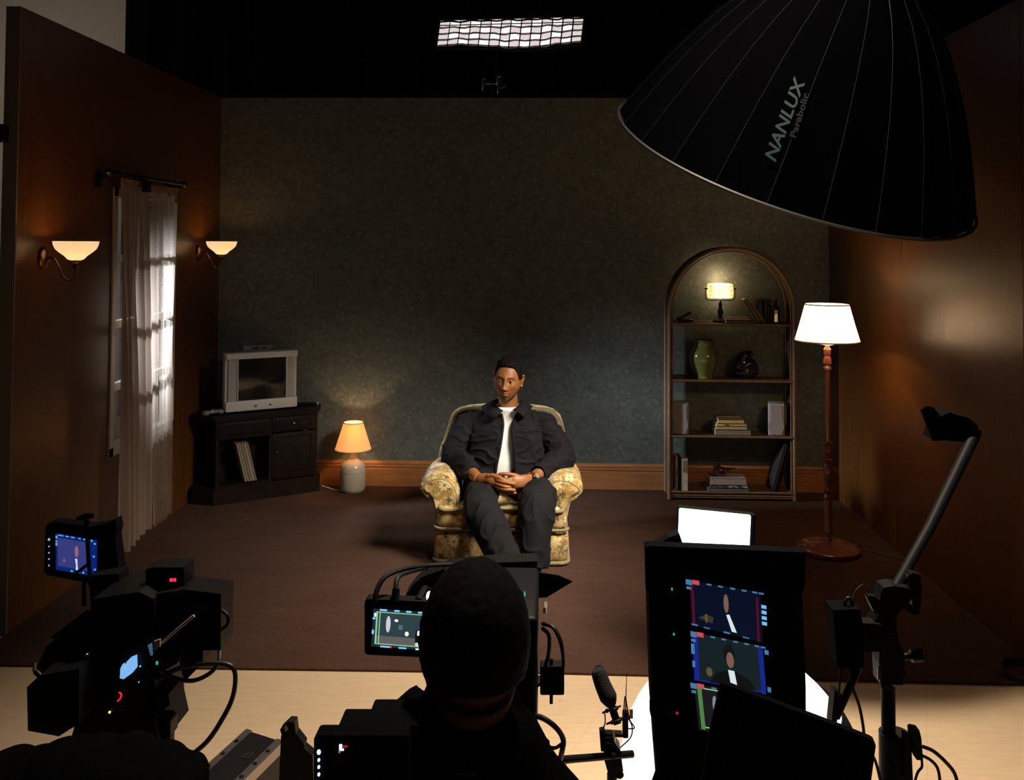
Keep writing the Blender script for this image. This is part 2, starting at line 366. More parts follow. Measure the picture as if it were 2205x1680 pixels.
# ---------------------------------------------------------------- curtains, pole, sconces
def curtain(label, y0, y1, yb0, yb1, x, ztop, zb0, zb1, waves, seed, amp=.05):
    rnd = random.Random(seed); n = waves*14; mb = MB(); rs = []
    O = V(x, (y0+y1)/2, 0); ph = [rnd.uniform(-.5, .5) for _ in range(waves+2)]
    for k in range(25):
        t = k/24; r = []
        for i in range(n+1):
            u = i/n; w = u*waves; sw = math.sin(2*PI*w+ph[int(w)]*2.2*math.sin(PI*(w % 1)))
            a = amp*(.35+.65*t**.6)*(1+.3*math.sin(w*1.7+seed))
            yt = y0+(y1-y0)*u; yb = yb0+(yb1-yb0)*u
            z = ztop+(zb0+(zb1-zb0)*u-ztop)*t
            belly = .02*math.sin(PI*t)*math.sin(3*u+seed)
            r.append(V(x+a*sw+.05*t*(1-u)+.012*math.sin(7*w+5*t+seed), yt+(yb-yt)*(t**1.2)+belly+.012*math.cos(2*PI*w), z))
        rs.append(r)
    mb.rings(rs, cap=False, closed=False)
    hm = [[p+V(.004, 0, 0) for p in r] for r in rs[:2]]
    root = empty('curtain', O, label=label, cat='curtain', group='sheer window curtains')
    mb.build('curtain_panel', m_curtain('dense_sheer_curtain', .10) if seed == 1 else m_curtain(), root, O=O, ang=180)
    h = MB(); h.rings([[p+V(.004, 0, 0) for p in r] for r in (rs[0], [q+V(0, 0, -.035) for q in rs[0]])], cap=False, closed=False)
    h.build('header_tape', m_fabric('curtain_header', (.20, .13, .09), (.30, .20, .14)), root, O=O, ang=180); return root
CX = XL+.105
c0 = onx(250, 385, CX); c1 = onx(318, 392, CX); c2 = onx(388, 404, CX)
b0 = onx(236, 1190, CX); b1 = onx(335, 1165, CX); b2 = onx(382, 1105, CX)
curtain('sheer brown curtain panel on the near half of the window pole', 5.29, 5.72, 5.30, 5.84, XL+.115, 2.275, .12, .12, 5, 1, .030)
curtain('sheer curtain panel hanging beside it nearer the television, daylight glowing through it', 5.735, 6.23, 5.855, 6.20, XL+.075, 2.27, .10, .10, 5, 5, .028)
mb = MB(); py0, py1 = c0.y-.10, c2.y+.06
P0 = V(CX, (py0+py1)/2, 2.30)
pole = empty('curtain_pole', P0, label='dark curtain pole with ball ends above the window', cat='curtain pole')
MB().cyl((CX, py0, 2.30), (CX, py1, 2.30), .010).build('rod', DWOOD, pole, O=P0)
for y in (py0, py1): MB().sphere((CX, y, 2.30), .022).build('finial', BRASS, pole, O=P0)
for y in (c0.y-.02, (c0.y+c2.y)/2-.02, c2.y+.04):
    k = MB(); k.box((CX-.05, y, 2.285), (.10, .02, .02)); k.box((XL+.01, y, 2.26), (.018, .035, .09)); k.build('bracket', BLACK, pole, O=P0, smooth=False)
k = MB(); yb = onx(322, 400, CX+.07).y; k.box((CX+.05, yb, 2.245), (.03, .07, .075), bev=.005); k.build('pole_clamp', BLACK, pole, O=P0)

def sconce(y, z, label, s=1.0):
    O = V(XL, y, z); root = empty('wall_sconce', O, label=label, cat='wall light', group='glass wall sconces')
    mb = MB(); mb.sphere(O+V(.006, 0, 0), (.022, .042*s, .058*s)); mb.build('back_plate', BRASS, root, O=O)
    e = O+V(.175*s, 0, .035*s)
    mb = MB(); mb.tube([O+V(.02, 0, 0), O+V(.06, 0, .0), O+V(.085, 0, -.035), O+V(.115, 0, -.095), O+V(.15, 0, -.115), O+V(.175, 0, -.09), O+V(.178, 0, -.04)], .0055, 8, sm=6)
    mb.build('scroll_arm', BRASS, root, O=O)
    c = O+V(.178*s, 0, -.045*s)
    mb = MB(); mb.lathe([(.010, -.006), (.018, 0), (.018, .020), (.012, .028), (.026, .036), (.024, .040)], c, 24); mb.build('cup', BRASS, root, O=O)
    c2_ = c+V(0, 0, .035*s); prof = [(.030, 0), (.045, .006), (.062, .024), (.086, .040), (.108, .058), (.118, .078), (.122, .098)]
    prof = [(r*s*.88, q*s) for r, q in prof]+[((r-.004)*s*.88, q*s) for r, q in reversed(prof)]
    mb = MB(); mb.lathe(prof, c2_, 80, wave=lambda a, r, z: 1+.045*abs(math.sin(a*7))*(1 if r > .04 else 0), cap=False)
    mb.build('glass_shade', SCG, root, O=O)
    l = light('sconce_bulb', 'POINT', c2_-O+V(0, 0, .055*s), 1.1, (1, .50, .20), .02); l.parent = root
SCG = m_shade('sconce_opal_glass', (.85, .72, .5), (1, .80, .55), .60, .4)
sp1 = onx(90, 556, XL); sp2 = onx(426, 545, XL)
sconce(sp1.y, sp1.z, 'lit opal glass wall sconce on the near panelling, left of the curtains')
sconce(sp2.y, sp2.z, 'lit opal glass wall sconce right of the curtains, above the television')

# ---------------------------------------------------------------- television corner
CROT = .598; CW, CD = .80, .30
def local(O, rz): return Matrix.Translation(O)@Matrix.Rotation(rz, 4, 'Z')
CO = V(-2.045, 6.885, .010); CM = local(CO, CROT); CI = CM.inverted()      # origin at the middle of the front foot
cab = empty('television_cabinet', CO, CROT, 'dark stained wooden corner cabinet with an open record bay under the television', 'cabinet')
plan = [V(.40, 0, 0), V(-.40, 0, 0)]+[CI@V(x, y, .01) for x, y in ((-2.555, 6.70), (-2.575, 6.74), (-2.575, 7.28), (-1.80, 7.28), (-1.745, 7.24))]
plan = [V(p.x, p.y, 0) for p in plan]
def off(k_): c_ = V(-.05, .22, 0); return [c_+(p-c_)*k_ for p in plan]
mb = MB(); mb.prism(off(1.0), (0, 0, .10)); mb.prism([p+V(0, 0, .10) for p in off(.975)], (0, 0, .018)); mb.build('plinth', DWOOD, cab, smooth=False)
mb = MB()
for x in (-.372, .372, .02): mb.box((x, .10, .355), (.022, .16, .48))
mb.box((-.04, .19, .355), (.74, .012, .48)); mb.box((-.18, .10, .125), (.4, .18, .012)); mb.box((-.18, .10, .47), (.40, .18, .014))
mb.build('carcass', DWOOD, cab, smooth=False)
mb = MB(); mb.prism([p+V(0, 0, .612) for p in off(1.0)], (0, 0, .028)); mb.prism([p+V(0, 0, .592) for p in off(.97)], (0, 0, .02)); mb.build('top', DWOOD, cab, smooth=False)
def rpanel(mb, x, z, w, h, y):
    mb.box((x, y, z), (w, .016, h), bev=.003)
    for a, b, c, d in ((0, h/2-.03, w-.05, .008), (0, -h/2+.03, w-.05, .008)): mb.box((x+a, y-.009, z+b), (c, .006, d))
    for a in (-w/2+.03, w/2-.03): mb.box((x+a, y-.009, z), (.008, .006, h-.06))
mb = MB(); rpanel(mb, .195, .295, .33, .34, .022); dr = mb.build('door', DWOOD, cab)
MB().sphere((.06, .005, .33), .011).build('knob', mat('door_knob_dark', (.03, .02, .015), .4), dr)
mb = MB(); rpanel(mb, .195, .53, .33, .11, .022); dr = mb.build('drawer', DWOOD, cab)
MB().sphere((.19, .004, .535), .012).build('knob', CHROME, dr)
mb = MB(); rpanel(mb, -.18, .53, .38, .11, .022); mb.build('drawer', DWOOD, cab)
# records leaning in the open bay: thin sleeves
sl = [(.45, .36, .26), (.30, .25, .18), (.50, .42, .30), (.22, .16, .10), (.42, .35, .26), (.33, .24, .16), (.55, .46, .34), (.25, .20, .15), (.40, .33, .24)]
lbs = ['outermost of the leaning record sleeves, nearest the cabinet side', 'record sleeve leaning second in the row in the open cabinet bay', 'pale record sleeve third in the leaning row', 'darkest brown record sleeve in the leaning row', 'cream record sleeve in the middle of the leaning row', 'tan record sleeve just right of the middle of the leaning row', 'brightest pale record sleeve near the right of the leaning row', 'grey brown record sleeve second from the right of the leaning row', 'rightmost record sleeve leaning on the others in the cabinet bay']
for i, c in enumerate(sl):
    w = .0075 if i % 3 else .010
    p = CM@V(-.165+i*.0098, .045, .137)
    r = Matrix.Rotation(CROT, 3, 'Z')@Matrix.Rotation(-.24, 3, 'Y')
    mb = MB(); mb.box(r@V(0, .0, .150), (w*.8, .08, .29-.006*(i % 2)), rot=r); o = mb.build('record_sleeve', mat('sleeve_%d' % i, tuple(q*.75 for q in c), .8), smooth=False)
    o.location = p; tag(o, lbs[i], 'record', 'records leaning in the cabinet')
# television
TVM = mat('silver_plastic', (.52, .50, .47), .42); TVD = mat('silver_speaker_cloth', (.34, .33, .30), .7)
TR = .585; T0 = CM@V(-.045, .235, .642)
tv = empty('television', T0, TR, 'silver box television with a dark curved screen standing on the cabinet', 'television')
TWW, TH = .535, .425
mb = MB(); mb.rings([[V(x*TWW/2*sx, y, z*TH*sz+oz) for x, z in ((-1, 0), (1, 0), (1, 1), (-1, 1))] for y, sx, sz, oz in ((-.185, 1, 1, .012), (-.12, 1, 1, .012), (-.08, .92, .94, .022), (.06, .62, .66, .06), (.12, .50, .55, .08))])
mb.box((0, -.05, .006), (.34, .22, .012)); mb.build('casing', TVM, tv, ang=30)
sx, sz0, sz1 = .178, .075, TH-.045
mb = MB(); fy = -.193
for (x0, x1, z0, z1) in ((-TWW/2, TWW/2, sz1+.012, TH+.012), (-TWW/2, TWW/2, .012, sz0+.012), (-.188, -sx, sz0+.012, sz1+.012), (sx, .188, sz0+.012, sz1+.012)):
    mb.box(((x0+x1)/2, fy-.008, (z0+z1)/2), (x1-x0, .03, z1-z0), bev=.006)
mb.build('front_bezel', TVM, tv)
for s in (-1, 1):
    mb = MB(); mb.box((s*.219, fy-.002, (sz0+sz1)/2+.012), (.06, .02, sz1-sz0), bev=.003); mb.build('speaker_grille', TVD, tv)
mb = MB(); n = 14; rs = []
for j in range(n+1):
    v = j/n*2-1; rs.append([V(sx*(i/n*2-1), fy-.003-.012*(1-((i/n*2-1)**2+v*v)/2), (sz0+sz1)/2+.012+(sz1-sz0)/2*v) for i in range(n+1)])
mb.rings(rs, cap=False, closed=False); mb.build('picture_tube', mat('tube_glass', (.012, .012, .013), .08, spec=.5), tv, ang=180)
MB().cyl((-.05, fy-.02, .045), (-.05, fy-.027, .045), .010).build('power_button', CHROME, tv)
MB().cyl((.06, fy-.02, .045), (.06, fy-.026, .045), .007).build('sensor_window', BLACK, tv)
# receiver on the television
S0 = T0+Matrix.Rotation(TR, 3, 'Z')@V(-.01, -.10, TH+.014)
sb = empty('set_top_box', S0, TR, 'small flat grey receiver box resting on top of the television', 'set-top box')
mb = MB(); mb.box((0, .05, .020), (.22, .14, .040), bev=.006); mb.build('case', mat('grey_box_plastic', (.13, .115, .10), .6), sb)
MB().box((-.02, -.021, .022), (.05, .004, .012)).build('display_window', BLACK, sb); MB().box((.045, -.021, .022), (.035, .004, .012)).build('card_slot', BLACK, sb)
# controller left of the television, remote on the right
G0 = CM@V(-.40, .07, .641); gp = empty('game_controller', G0, CROT+.2, 'silver game controller lying on the left end of the cabinet top', 'game controller')
mb = MB(); mb.sphere((0, 0, .022), (.055, .032, .018)); mb.sphere((-.055, -.012, .018), (.028, .038, .019)); mb.sphere((.055, -.012, .018), (.028, .038, .019))
remesh(mb, .003).build('shell', mat('grey_controller', (.22, .21, .20), .35, .2), gp)
for x in (-.022, .022): MB().cyl((x, -.010, .034), (x, -.010, .046), .009).build('thumb_stick', BLACK, gp)
mb = MB(); mb.tube([V(0, .03, .018), V(.03, .05, .006), V(.05, .06, .005)], .003, 6, sm=6); mb.build('lead', mat('grey_lead', (.2, .19, .18), .5), gp)
R0 = CM@V(.33, .12, .641); rc = empty('remote_control', R0, CROT+1.2, 'thin dark remote with a pale tip at the right end of the cabinet top', 'remote control')
MB().box((0, 0, .009), (.045, .17, .018), bev=.006).build('case', BLACK, rc); MB().box((0, -.08, .009), (.04, .02, .019), bev=.004).build('tip', WHITEP, rc)
# ---------------------------------------------------------------- small table lamp on the carpet
L0 = V(-1.463, 7.12, .010); tl = empty('table_lamp', L0, 0, 'small lit table lamp with orange shade standing on the carpet by the skirting', 'lamp')
mb = MB(); mb.lathe([(.001, 0), (.078, 0), (.090, .012), (.096, .03), (.096, .145), (.0955, .150), (.0968, .155), (.0968, .160), (.0955, .164), (.095, .18), (.088, .205), (.070, .225), (.045, .238), (.033, .246), (.029, .262), (.028, .300), (.031, .304), (.020, .306)], L0, 48)
mm = mat('cream_ceramic', (.56, .50, .40), .28, coat=.4); t = NT(mm); t.col(t.ramp(t.noise(t.coord(), 260, 2), [(.3, (.42, .36, .27)), (.6, (.64, .57, .46))]))
mb.build('ceramic_base', mm, tl, O=L0)
MB().lathe([(.014, .30), (.014, .34), (.018, .345), (.018, .37)], L0, 20).build('bulb_holder', BRASS, tl, O=L0)
mb = MB(); mb.sphere(L0+V(0, 0, .405), (.028, .028, .036)); mb.build('bulb', glow('bulb_warm', (1, .62, .25), 6), tl, O=L0)
pr = [(.138, .318), (.073, .522)]
mb = MB(); mb.lathe([(r, z) for r, z in [(.138, .318), (.1055, .42), (.073, .522)]]+[(r-.002, z) for r, z in [(.073, .522), (.1055, .42), (.138, .318)]], L0, 56, cap=False); mb.build('lamp_shade', m_shade('orange_shade', (.88, .60, .28), (1, .60, .24), .55, .45), tl, O=L0)
for z_, r_ in ((.319, .138), (.521, .0735)): MB().torus(L0+V(0, 0, z_), r_, .0032, n=48).build('shade_binding', mat('shade_binding_m', (.45, .30, .16), .8), tl, O=L0)
l = light('table_lamp_bulb', 'POINT', (0, 0, .468), 3.2, (1, .62, .28), .015); l.parent = tl
l = light('table_lamp_bulb_low', 'POINT', (0, 0, .350), 1.3, (1, .62, .28), .012); l.parent = tl
mb = MB(); mb.tube([L0+V(-.085, -.02, .006), L0+V(-.14, .0, .008), L0+V(-.20, .02, .02), L0+V(-.245, .03, .03)], .0028, 6, sm=6); mb.build('power_lead', mat('white_flex', (.75, .68, .6), .5), tl, O=L0)

# ---------------------------------------------------------------- floor lamp
FL = V(1.765, 5.90, .010); fl = empty('floor_lamp', FL, 0, 'tall lit standard lamp with white pleated shade and turned reddish wood stem', 'lamp')
k = 1.31/1.306
def zpx(y): return at(1780, y, 5.9).z-FL.z
mb = MB(); mb.lathe([(.001, 0), (.188, 0), (.194, .012), (.192, .028), (.178, .036), (.15, .043), (.11, .047), (.075, .055), (.05, .060), (.03, .066), (.001, .068)], FL, 64); mb.build('base', RWOOD, fl, O=FL)
P = []
def seg(y0, y1, prof):                               # turned section between photo rows y0 (top) and y1 (bottom)
    z0, z1 = zpx(y1), zpx(y0)
    for f, r in prof: P.append((r, z0+(z1-z0)*f))
seg(1148, 1192, [(0, .030), (.15, .022), (.3, .031), (.45, .018), (.6, .026), (.8, .020), (1, .026)])
seg(1075, 1148, [(0, .022), (.05, .026), (.1, .024), (1, .0235)])
seg(1030, 1075, [(0, .024), (.1, .028), (.25, .022), (.4, .028), (.5, .020), (.7, .019), (1, .026)])
seg(990, 1030, [(0, .027), (.3, .031), (.6, .029), (.8, .021), (1, .031)])
seg(950, 990, [(0, .030), (.1, .020), (.3, .030), (.55, .031), (.75, .021), (.9, .030), (1, .028)])
seg(796, 950, [(0, .018), (.1, .019), (.5, .018), (1, .0155)])
seg(760, 796, [(0, .025), (.1, .026), (.25, .018), (.35, .026), (.6, .026), (.8, .018), (1, .024)])
seg(745, 760, [(0, .020), (.5, .024), (1, .010)])
MB().lathe(P, FL, 28).build('turned_stem', RWOOD, fl, O=FL, ang=25)
zs = zpx(734); zt = zpx(656)
MB().cyl(FL+V(0, 0, zpx(746)), FL+V(0, 0, zpx(700)), .013).build('bulb_holder', mat('cream_fitting', (.8, .7, .5), .5), fl, O=FL)
mb = MB(); mb.tube([FL+V(-.05, -.02, zs+.01), FL+V(-.05, -.02, zs-.018), FL+V(0, -.02, zs-.028), FL+V(.05, -.02, zs-.018), FL+V(.05, -.02, zs+.01)], .003, 6); mb.build('shade_carrier', mat('cream_fitting', (.8, .7, .5)), fl, O=FL)
mb = MB(); q = [(.194, zs), (.163, zs+(zt-zs)*.48), (.132, zt)]
mb.lathe(q+[(r-.003, z) for r, z in reversed(q)], FL, 240, cap=False, wave=lambda a, r, z: 1+.008*math.sin(a*60)); mb.build('pleated_shade', m_shade('white_pleated_shade', (.9, .84, .74), (1, .86, .66), 1.5, .5), fl, O=FL)
for z_, r_ in ((zs, .194), (zt, .132)): MB().torus(FL+V(0, 0, z_), r_, .004, n=64).build('shade_binding', mat('pale_binding', (.75, .6, .48), .8), fl, O=FL)
mb = MB(); mb.sphere(FL+V(0, 0, zs+.11), (.03, .03, .04)); mb.build('bulb', glow('bulb_white', (1, .75, .45), 8), fl, O=FL)
l = light('floor_lamp_bulb', 'POINT', (0, 0, zs+.175), 7, (1, .60, .28), .02); l.parent = fl
l = light('floor_lamp_bulb_low', 'POINT', (.03, .03, zs+.05), 5, (1, .60, .28), .02); l.parent = fl
fs = onz(1845, 1178, .03); fs0 = V(fs.x, fs.y, .01)
sw = empty('foot_switch', fs0, 0, 'small chrome foot switch with lead on the carpet beside the standard lamp', 'switch')
MB().lathe([(.001, 0), (.028, 0), (.028, .014), (.02, .022), (.001, .024)], fs0, 24).build('switch_body', BLACK, sw, O=fs0)
MB().lathe([(.012, .022), (.012, .03), (.006, .034), (.001, .034)], fs0, 16).build('button', CHROME, sw, O=fs0)
MB().tube([V(1.93, 5.95, .016), V(2.0, 6.02, .014), fs0+V(0, 0, .008), V(fs0.x+.10, fs0.y-.05, .014), V(2.19, 5.75, .014)], .004, 6, sm=5).build('lead', RUBBER, sw, O=fs0)

# ---------------------------------------------------------------- arched rattan bookcase
SX = 1.395; SF, SB = 7.02, 7.26; SR = .462; ZS = 1.42; A0 = V(SX, 7.14, .010)
bk = empty('bookcase', A0, 0, 'arched cane bookcase with four open shelves against the wallpaper', 'bookcase')
def arch(y, r, R): return [V(SX-R, y, .016), V(SX-R, y, .7), V(SX-R, y, ZS)]+[V(SX-R*math.cos(PI*i/24), y, ZS+R*math.sin(PI*i/24)) for i in range(1, 24)]+[V(SX+R, y, ZS), V(SX+R, y, .7), V(SX+R, y, .016)]
mb = MB(); mb.tube(arch(SF, .016, SR), .0145, 10, hint=V(0, 1, 0)); mb.tube(arch(SF+.012, .016, SR-.022), .006, 8, hint=V(0, 1, 0)); mb.build('front_arch', RATTAN, bk, O=A0, ang=60)
mb = MB(); mb.tube(arch(SB-.016, .016, SR-.0), .0135, 10, hint=V(0, 1, 0)); mb.build('back_arch', RATTAN, bk, O=A0, ang=60)
mb = MB(); q = arch(0, 0, SR+.004)
rs = [[V(p.x, SF+.01, p.z), V(p.x, SB-.02, p.z), V(p.x+(SX-p.x)*.02, SB-.02, p.z-(.01 if p.z > ZS else 0)), V(p.x+(SX-p.x)*.02, SF+.01, p.z-(.01 if p.z > ZS else 0))] for p in q]
mb.rings(rs); mb.build('curved_side_panel', m_wood('dark_cane_panel', (.03, .018, .010), (.07, .042, .02), .6, (4, 4, 20), 0), bk, O=A0)
SZ = [1.320, .901, .488, .078]
for z in SZ:
    w = SR-.012
    mb = MB(); mb.box((SX, (SF+SB)/2, z-.011), (2*w, SB-SF-.01, .018)); s = mb.build('shelf', m_wood('shelf_wood', (.06, .035, .018), (.13, .08, .04), .5, (1, 12, 12), .1), bk, O=A0, smooth=False)
    MB().cyl((SX-w, SF-.004, z-.009), (SX+w, SF-.004, z-.009), .010, n=12).build('edge_cane', RATTAN, s, O=A0)
    MB().cyl((SX-w, SB-.004, z-.002), (SX+w, SB-.004, z-.002), .008, n=12).build('back_cane', RATTAN, s, O=A0)
mb = MB(); mb.cyl((SX-SR, SF, .045), (SX+SR, SF, .045), .009); mb.cyl((SX-SR, SF, .03), (SX+SR, SF, .03), .006); mb.build('bottom_rail', RATTAN, bk, O=A0)
for s in (-1, 1): MB().cyl((SX+s*(SR+.012), SF-.005, .012), (SX+s*(SR-.04), SF-.005, .09), .006, n=8).build('corner_brace', RATTAN, bk, O=A0)
def sx(px): return at(px, 900, SF+.08).x
def book(x, y, z, w, d, h, col, label, group, flat=True, tilt=0, rz=0, text=None, mat_=None):
    """flat: w across, d deep, h thick.  upright: w thick, h tall"""
    O = V(x, y, z+(w/2*abs(math.sin(tilt)) if tilt else 0)); root = empty('book', O, rz, label, 'book', group, rot=(0, tilt, rz))
    t = .003; cm = mat_ or mat('cover_'+''.join('%02d' % int(q*99) for q in col), col, .6); pm = mat('page_block', (.55, .47, .33), .9)
    mb = MB()
    if flat:
        mb.box((0, 0, t/2), (w, d, t)); mb.box((0, 0, h-t/2), (w, d, t)); mb.box((0, -d/2+t/2, h/2), (w, t, h)); pb = ((0, .003, h/2), (w-.008, d-.01, h-2*t))
    else:
        mb.box((-w/2+t/2, 0, h/2), (t, d, h)); mb.box((w/2-t/2, 0, h/2), (t, d, h)); mb.box((0, -d/2+t/2, h/2), (w, t, h)); pb = ((0, .003, h/2), (w-2*t, d-.01, h-.008))
    mb.build('cover', cm, root, smooth=False); MB().box(*pb).build('pages', pm, root, smooth=False)
    if text:
        tm = MB()
        for (u0, v0, u1, v1) in text: tm.box(((u0+u1)/2, -d/2-.0006, (v0+v1)/2), (u1-u0, .001, v1-v0))
        tm.build('spine_lettering', mat('spine_ink', (.02, .02, .02), .7), root, smooth=False)
    return root
YS = SF+.11
# top shelf
z = SZ[0]
g = 'books on the top shelf'
book(sx(1590), YS-.055, z, .20, .10, .022, (.07, .05, .03), 'dark brown book lying flat under the pale one on the top shelf', g)
book(sx(1585), YS-.057, z+.022, .175, .09, .020, (.28, .22, .15), 'pale book lying flat on a darker one beside the reading lamp', g)
book(sx(1634), YS, z+.004, .030, .13, .20, (.12, .075, .04), 'brown book leaning to the left beside the flat pair on the top shelf', g, False, tilt=-.58)
book(sx(1643.5), YS, z+.004, .022, .12, .155, (.20, .13, .07), 'shorter tan book leaning against the brown leaning one', g, False, tilt=-.58)
for px, w, h, c, lb in ((1639, .034, .185, (.02, .03, .035), 'thick near-black book standing upright left in the upright row'), (1650, .014, .175, (.10, .06, .04), 'slim brown upright book right of the thick black one'), (1656, .013, .180, (.05, .03, .02), 'slim dark upright book in the middle of the upright row'), (1663, .016, .178, (.12, .07, .04), 'rightmost slim reddish upright book in the row')):
    book(sx(px), YS+.035, z, w, .11, h, c, lb, g, False)
# old telephone handset / black glossy object on the left
T1 = V(sx(1478), YS, z); ph = empty('stapler', T1, .35, 'black glossy hinged desk stapler at the left end of the top shelf', 'stapler')
GLB = mat('gloss_black', (.012, .011, .012), .12, coat=.5)
mb = MB(); mb.box((0, 0, .012), (.115, .04, .024), bev=.010); mb.build('base', GLB, ph)
mb = MB(); mb.box((-.01, 0, .048), (.12, .03, .022), rot=Matrix.Rotation(-.42, 3, 'Y'), bev=.009); mb.build('arm', GLB, ph)
mb = MB(); mb.cyl((-.052, -.024, .022), (-.052, .024, .022), .016); mb.build('hinge', GLB, ph)
# glass ornament at the right
Gp = V(sx(1672), YS-.02, z); go = empty('glass_decanter', Gp, 0, 'small dark cut glass bottle at the right end of the top shelf', 'bottle')
dgm = mat('dark_cut_glass', (.03, .028, .03), .06, spec=.9, coat=.6)
MB().lathe([(.001, 0), (.030, 0), (.036, .01), (.033, .07), (.038, .10), (.020, .125), (.012, .135), (.016, .15), (.001, .15)], Gp, 9).build('bottle_body', dgm, go, O=Gp, smooth=False)
MB().sphere(Gp+V(0, 0, .165), .016, 8, 6).build('stopper', dgm, go, O=Gp, smooth=False)
# stained glass reading lamp
B0 = V(sx(1556), YS+.052, z); bl = empty('reading_lamp', B0, 0, 'lit banker style lamp with stained glass shade on the top shelf', 'lamp')
MB().lathe([(.001, 0), (.060, 0), (.058, .012), (.03, .02), (.016, .03), (.013, .045), (.019, .06), (.022, .08), (.014, .10), (.012, .12), (.015, .135), (.009, .15), (.007, .165), (.001, .165)], B0, 28).build('stem', mat('bronze', (.035, .022, .014), .35, .6), bl, O=B0, ang=25)
BRZ = MATS['bronze']
mb = MB(); mb.tube([B0+V(-.108, 0, .255), B0+V(-.112, 0, .25), B0+V(-.112, 0, .185), B0+V(-.10, 0, .168), B0+V(-.08, 0, .163), B0+V(.08, 0, .163), B0+V(.10, 0, .168), B0+V(.112, 0, .185), B0+V(.112, 0, .25), B0+V(.108, 0, .255)], .0035, 8); mb.build('yoke', BRZ, bl, O=B0)
for s in (-1, 1): MB().cyl(B0+V(s*.095, 0, .252), B0+V(s*.12, 0, .252), .006).build('thumb_screw', BRZ, bl, O=B0)
def sgm():
    m = mat('stained_glass', (.7, .5, .25), .3, emit=(1, .72, .38), es=1); t = NT(m)
    c = t.n('ShaderNodeTexCoord'); sp = t.n('ShaderNodeSeparateXYZ'); t.l(c.outputs['Object'], sp.inputs[0])
    x = t.math('MULTIPLY', sp.outputs['X'], 1.0); zz = sp.outputs['Z']
    # diamond lattice below, horizontal lines on top, vertical bands at the ends
    a = t.math('PINGPONG', t.math('ADD', x, zz), .0085); b = t.math('PINGPONG', t.math('SUBTRACT', x, zz), .0085)
    lat = t.math('LESS_THAN', t.math('MINIMUM', a, b), .0014)
    hl = t.math('LESS_THAN', t.math('PINGPONG', zz, .0045), .0006)
    topm = t.math('GREATER_THAN', zz, .268); endm = t.math('GREATER_THAN', t.math('ABSOLUTE', x), .066)
    vl = t.math('LESS_THAN', t.math('PINGPONG', t.math('ABSOLUTE', x), .0055), .0011)
    hb = t.math('LESS_THAN', t.math('PINGPONG', zz, .017), .0012)
    e = t.math('MAXIMUM', vl, hb)
    lead = t.mix(topm, lat, hl); lead = t.mix(endm, lead, e)
    t.col(t.mix(lead, (.8, .6, .3), (.02, .012, .006)))
    st = t.math('MULTIPLY', t.math('SUBTRACT', 1., lead), 2.2)
    t.l(t.mix(endm, (1, .80, .48), (1, .55, .18)), t.b.inputs['Emission Color']); t.l(st, t.b.inputs['Emission Strength']); return m
mb = MB(); rs = []
for i in range(19):
    x = -.092+.184*i/18; q = 1-.06*max(0, abs(x)-.07)/.02
    rs.append([B0+V(x, .01+.052*math.cos(a)*q*1., .232+(.062*math.sin(a) if a < PI else .055*math.sin(a))*q) for a in [2*PI*j/28 for j in range(28)]])
mb.rings(rs); mb.build('glass_shade', sgm(), bl, O=B0)
l = light('reading_lamp_bulb', 'POINT', (0, .03, .322), 1.5, (1, .70, .38), .03); l.parent = bl
l = light('reading_lamp_glow', 'POINT', (0, .02, .155), .25, (1, .70, .38), .02); l.parent = bl
# second shelf: vase and black sculpture
z = SZ[1]; V0 = V(sx(1516), YS-.02, z); vz = empty('vase', V0, 0, 'bulbous olive green glazed vase on the second shelf', 'vase')
kk = .285/.287
MB().lathe([(.001, 0), (.068, 0), (.070, .008), (.068, .022), (.080, .06), (.096, .105), (.105, .15), (.099, .19), (.082, .222), (.070, .240), (.067, .262), (.070, .278), (.075, .284), (.070, .288), (.063, .28), (.06, .24), (.001, .235)], V0, 56).build('vase_body', mat('green_glaze', (.13, .16, .045), .10, coat=.6), vz, O=V0)
K0 = V(sx(1608), YS+.01, z); ks = empty('ceramic_figurine', K0, 0, 'glossy black hunched ceramic figure beside the green vase', 'figurine')
mb = MB(); mb.sphere(K0+V(0, 0, .045), (.098, .065, .055)); mb.sphere(K0+V(.01, 0, .09), (.078, .06, .07)); mb.sphere(K0+V(-.02, 0, .10), (.068, .055, .075)); mb.sphere(K0+V(-.005, -.01, .165), (.045, .042, .042)); mb.sphere(K0+V(.055, .0, .07), (.045, .045, .06)); mb.tube([K0+V(-.06, -.03, .12), K0+V(-.02, -.055, .09), K0+V(.03, -.05, .12)], .016, 8); mb.tube([K0+V(.0, 0, .19), K0+V(.035, -.01, .195), K0+V(.05, -.02, .17)], .014, 8)
mb = remesh(mb, .004, iters=4); mb.v = [V(p.x, p.y, max(p.z, z+.0005)) for p in mb.v]; mb.build('figure_body', GLB, ks, O=K0, ang=180)
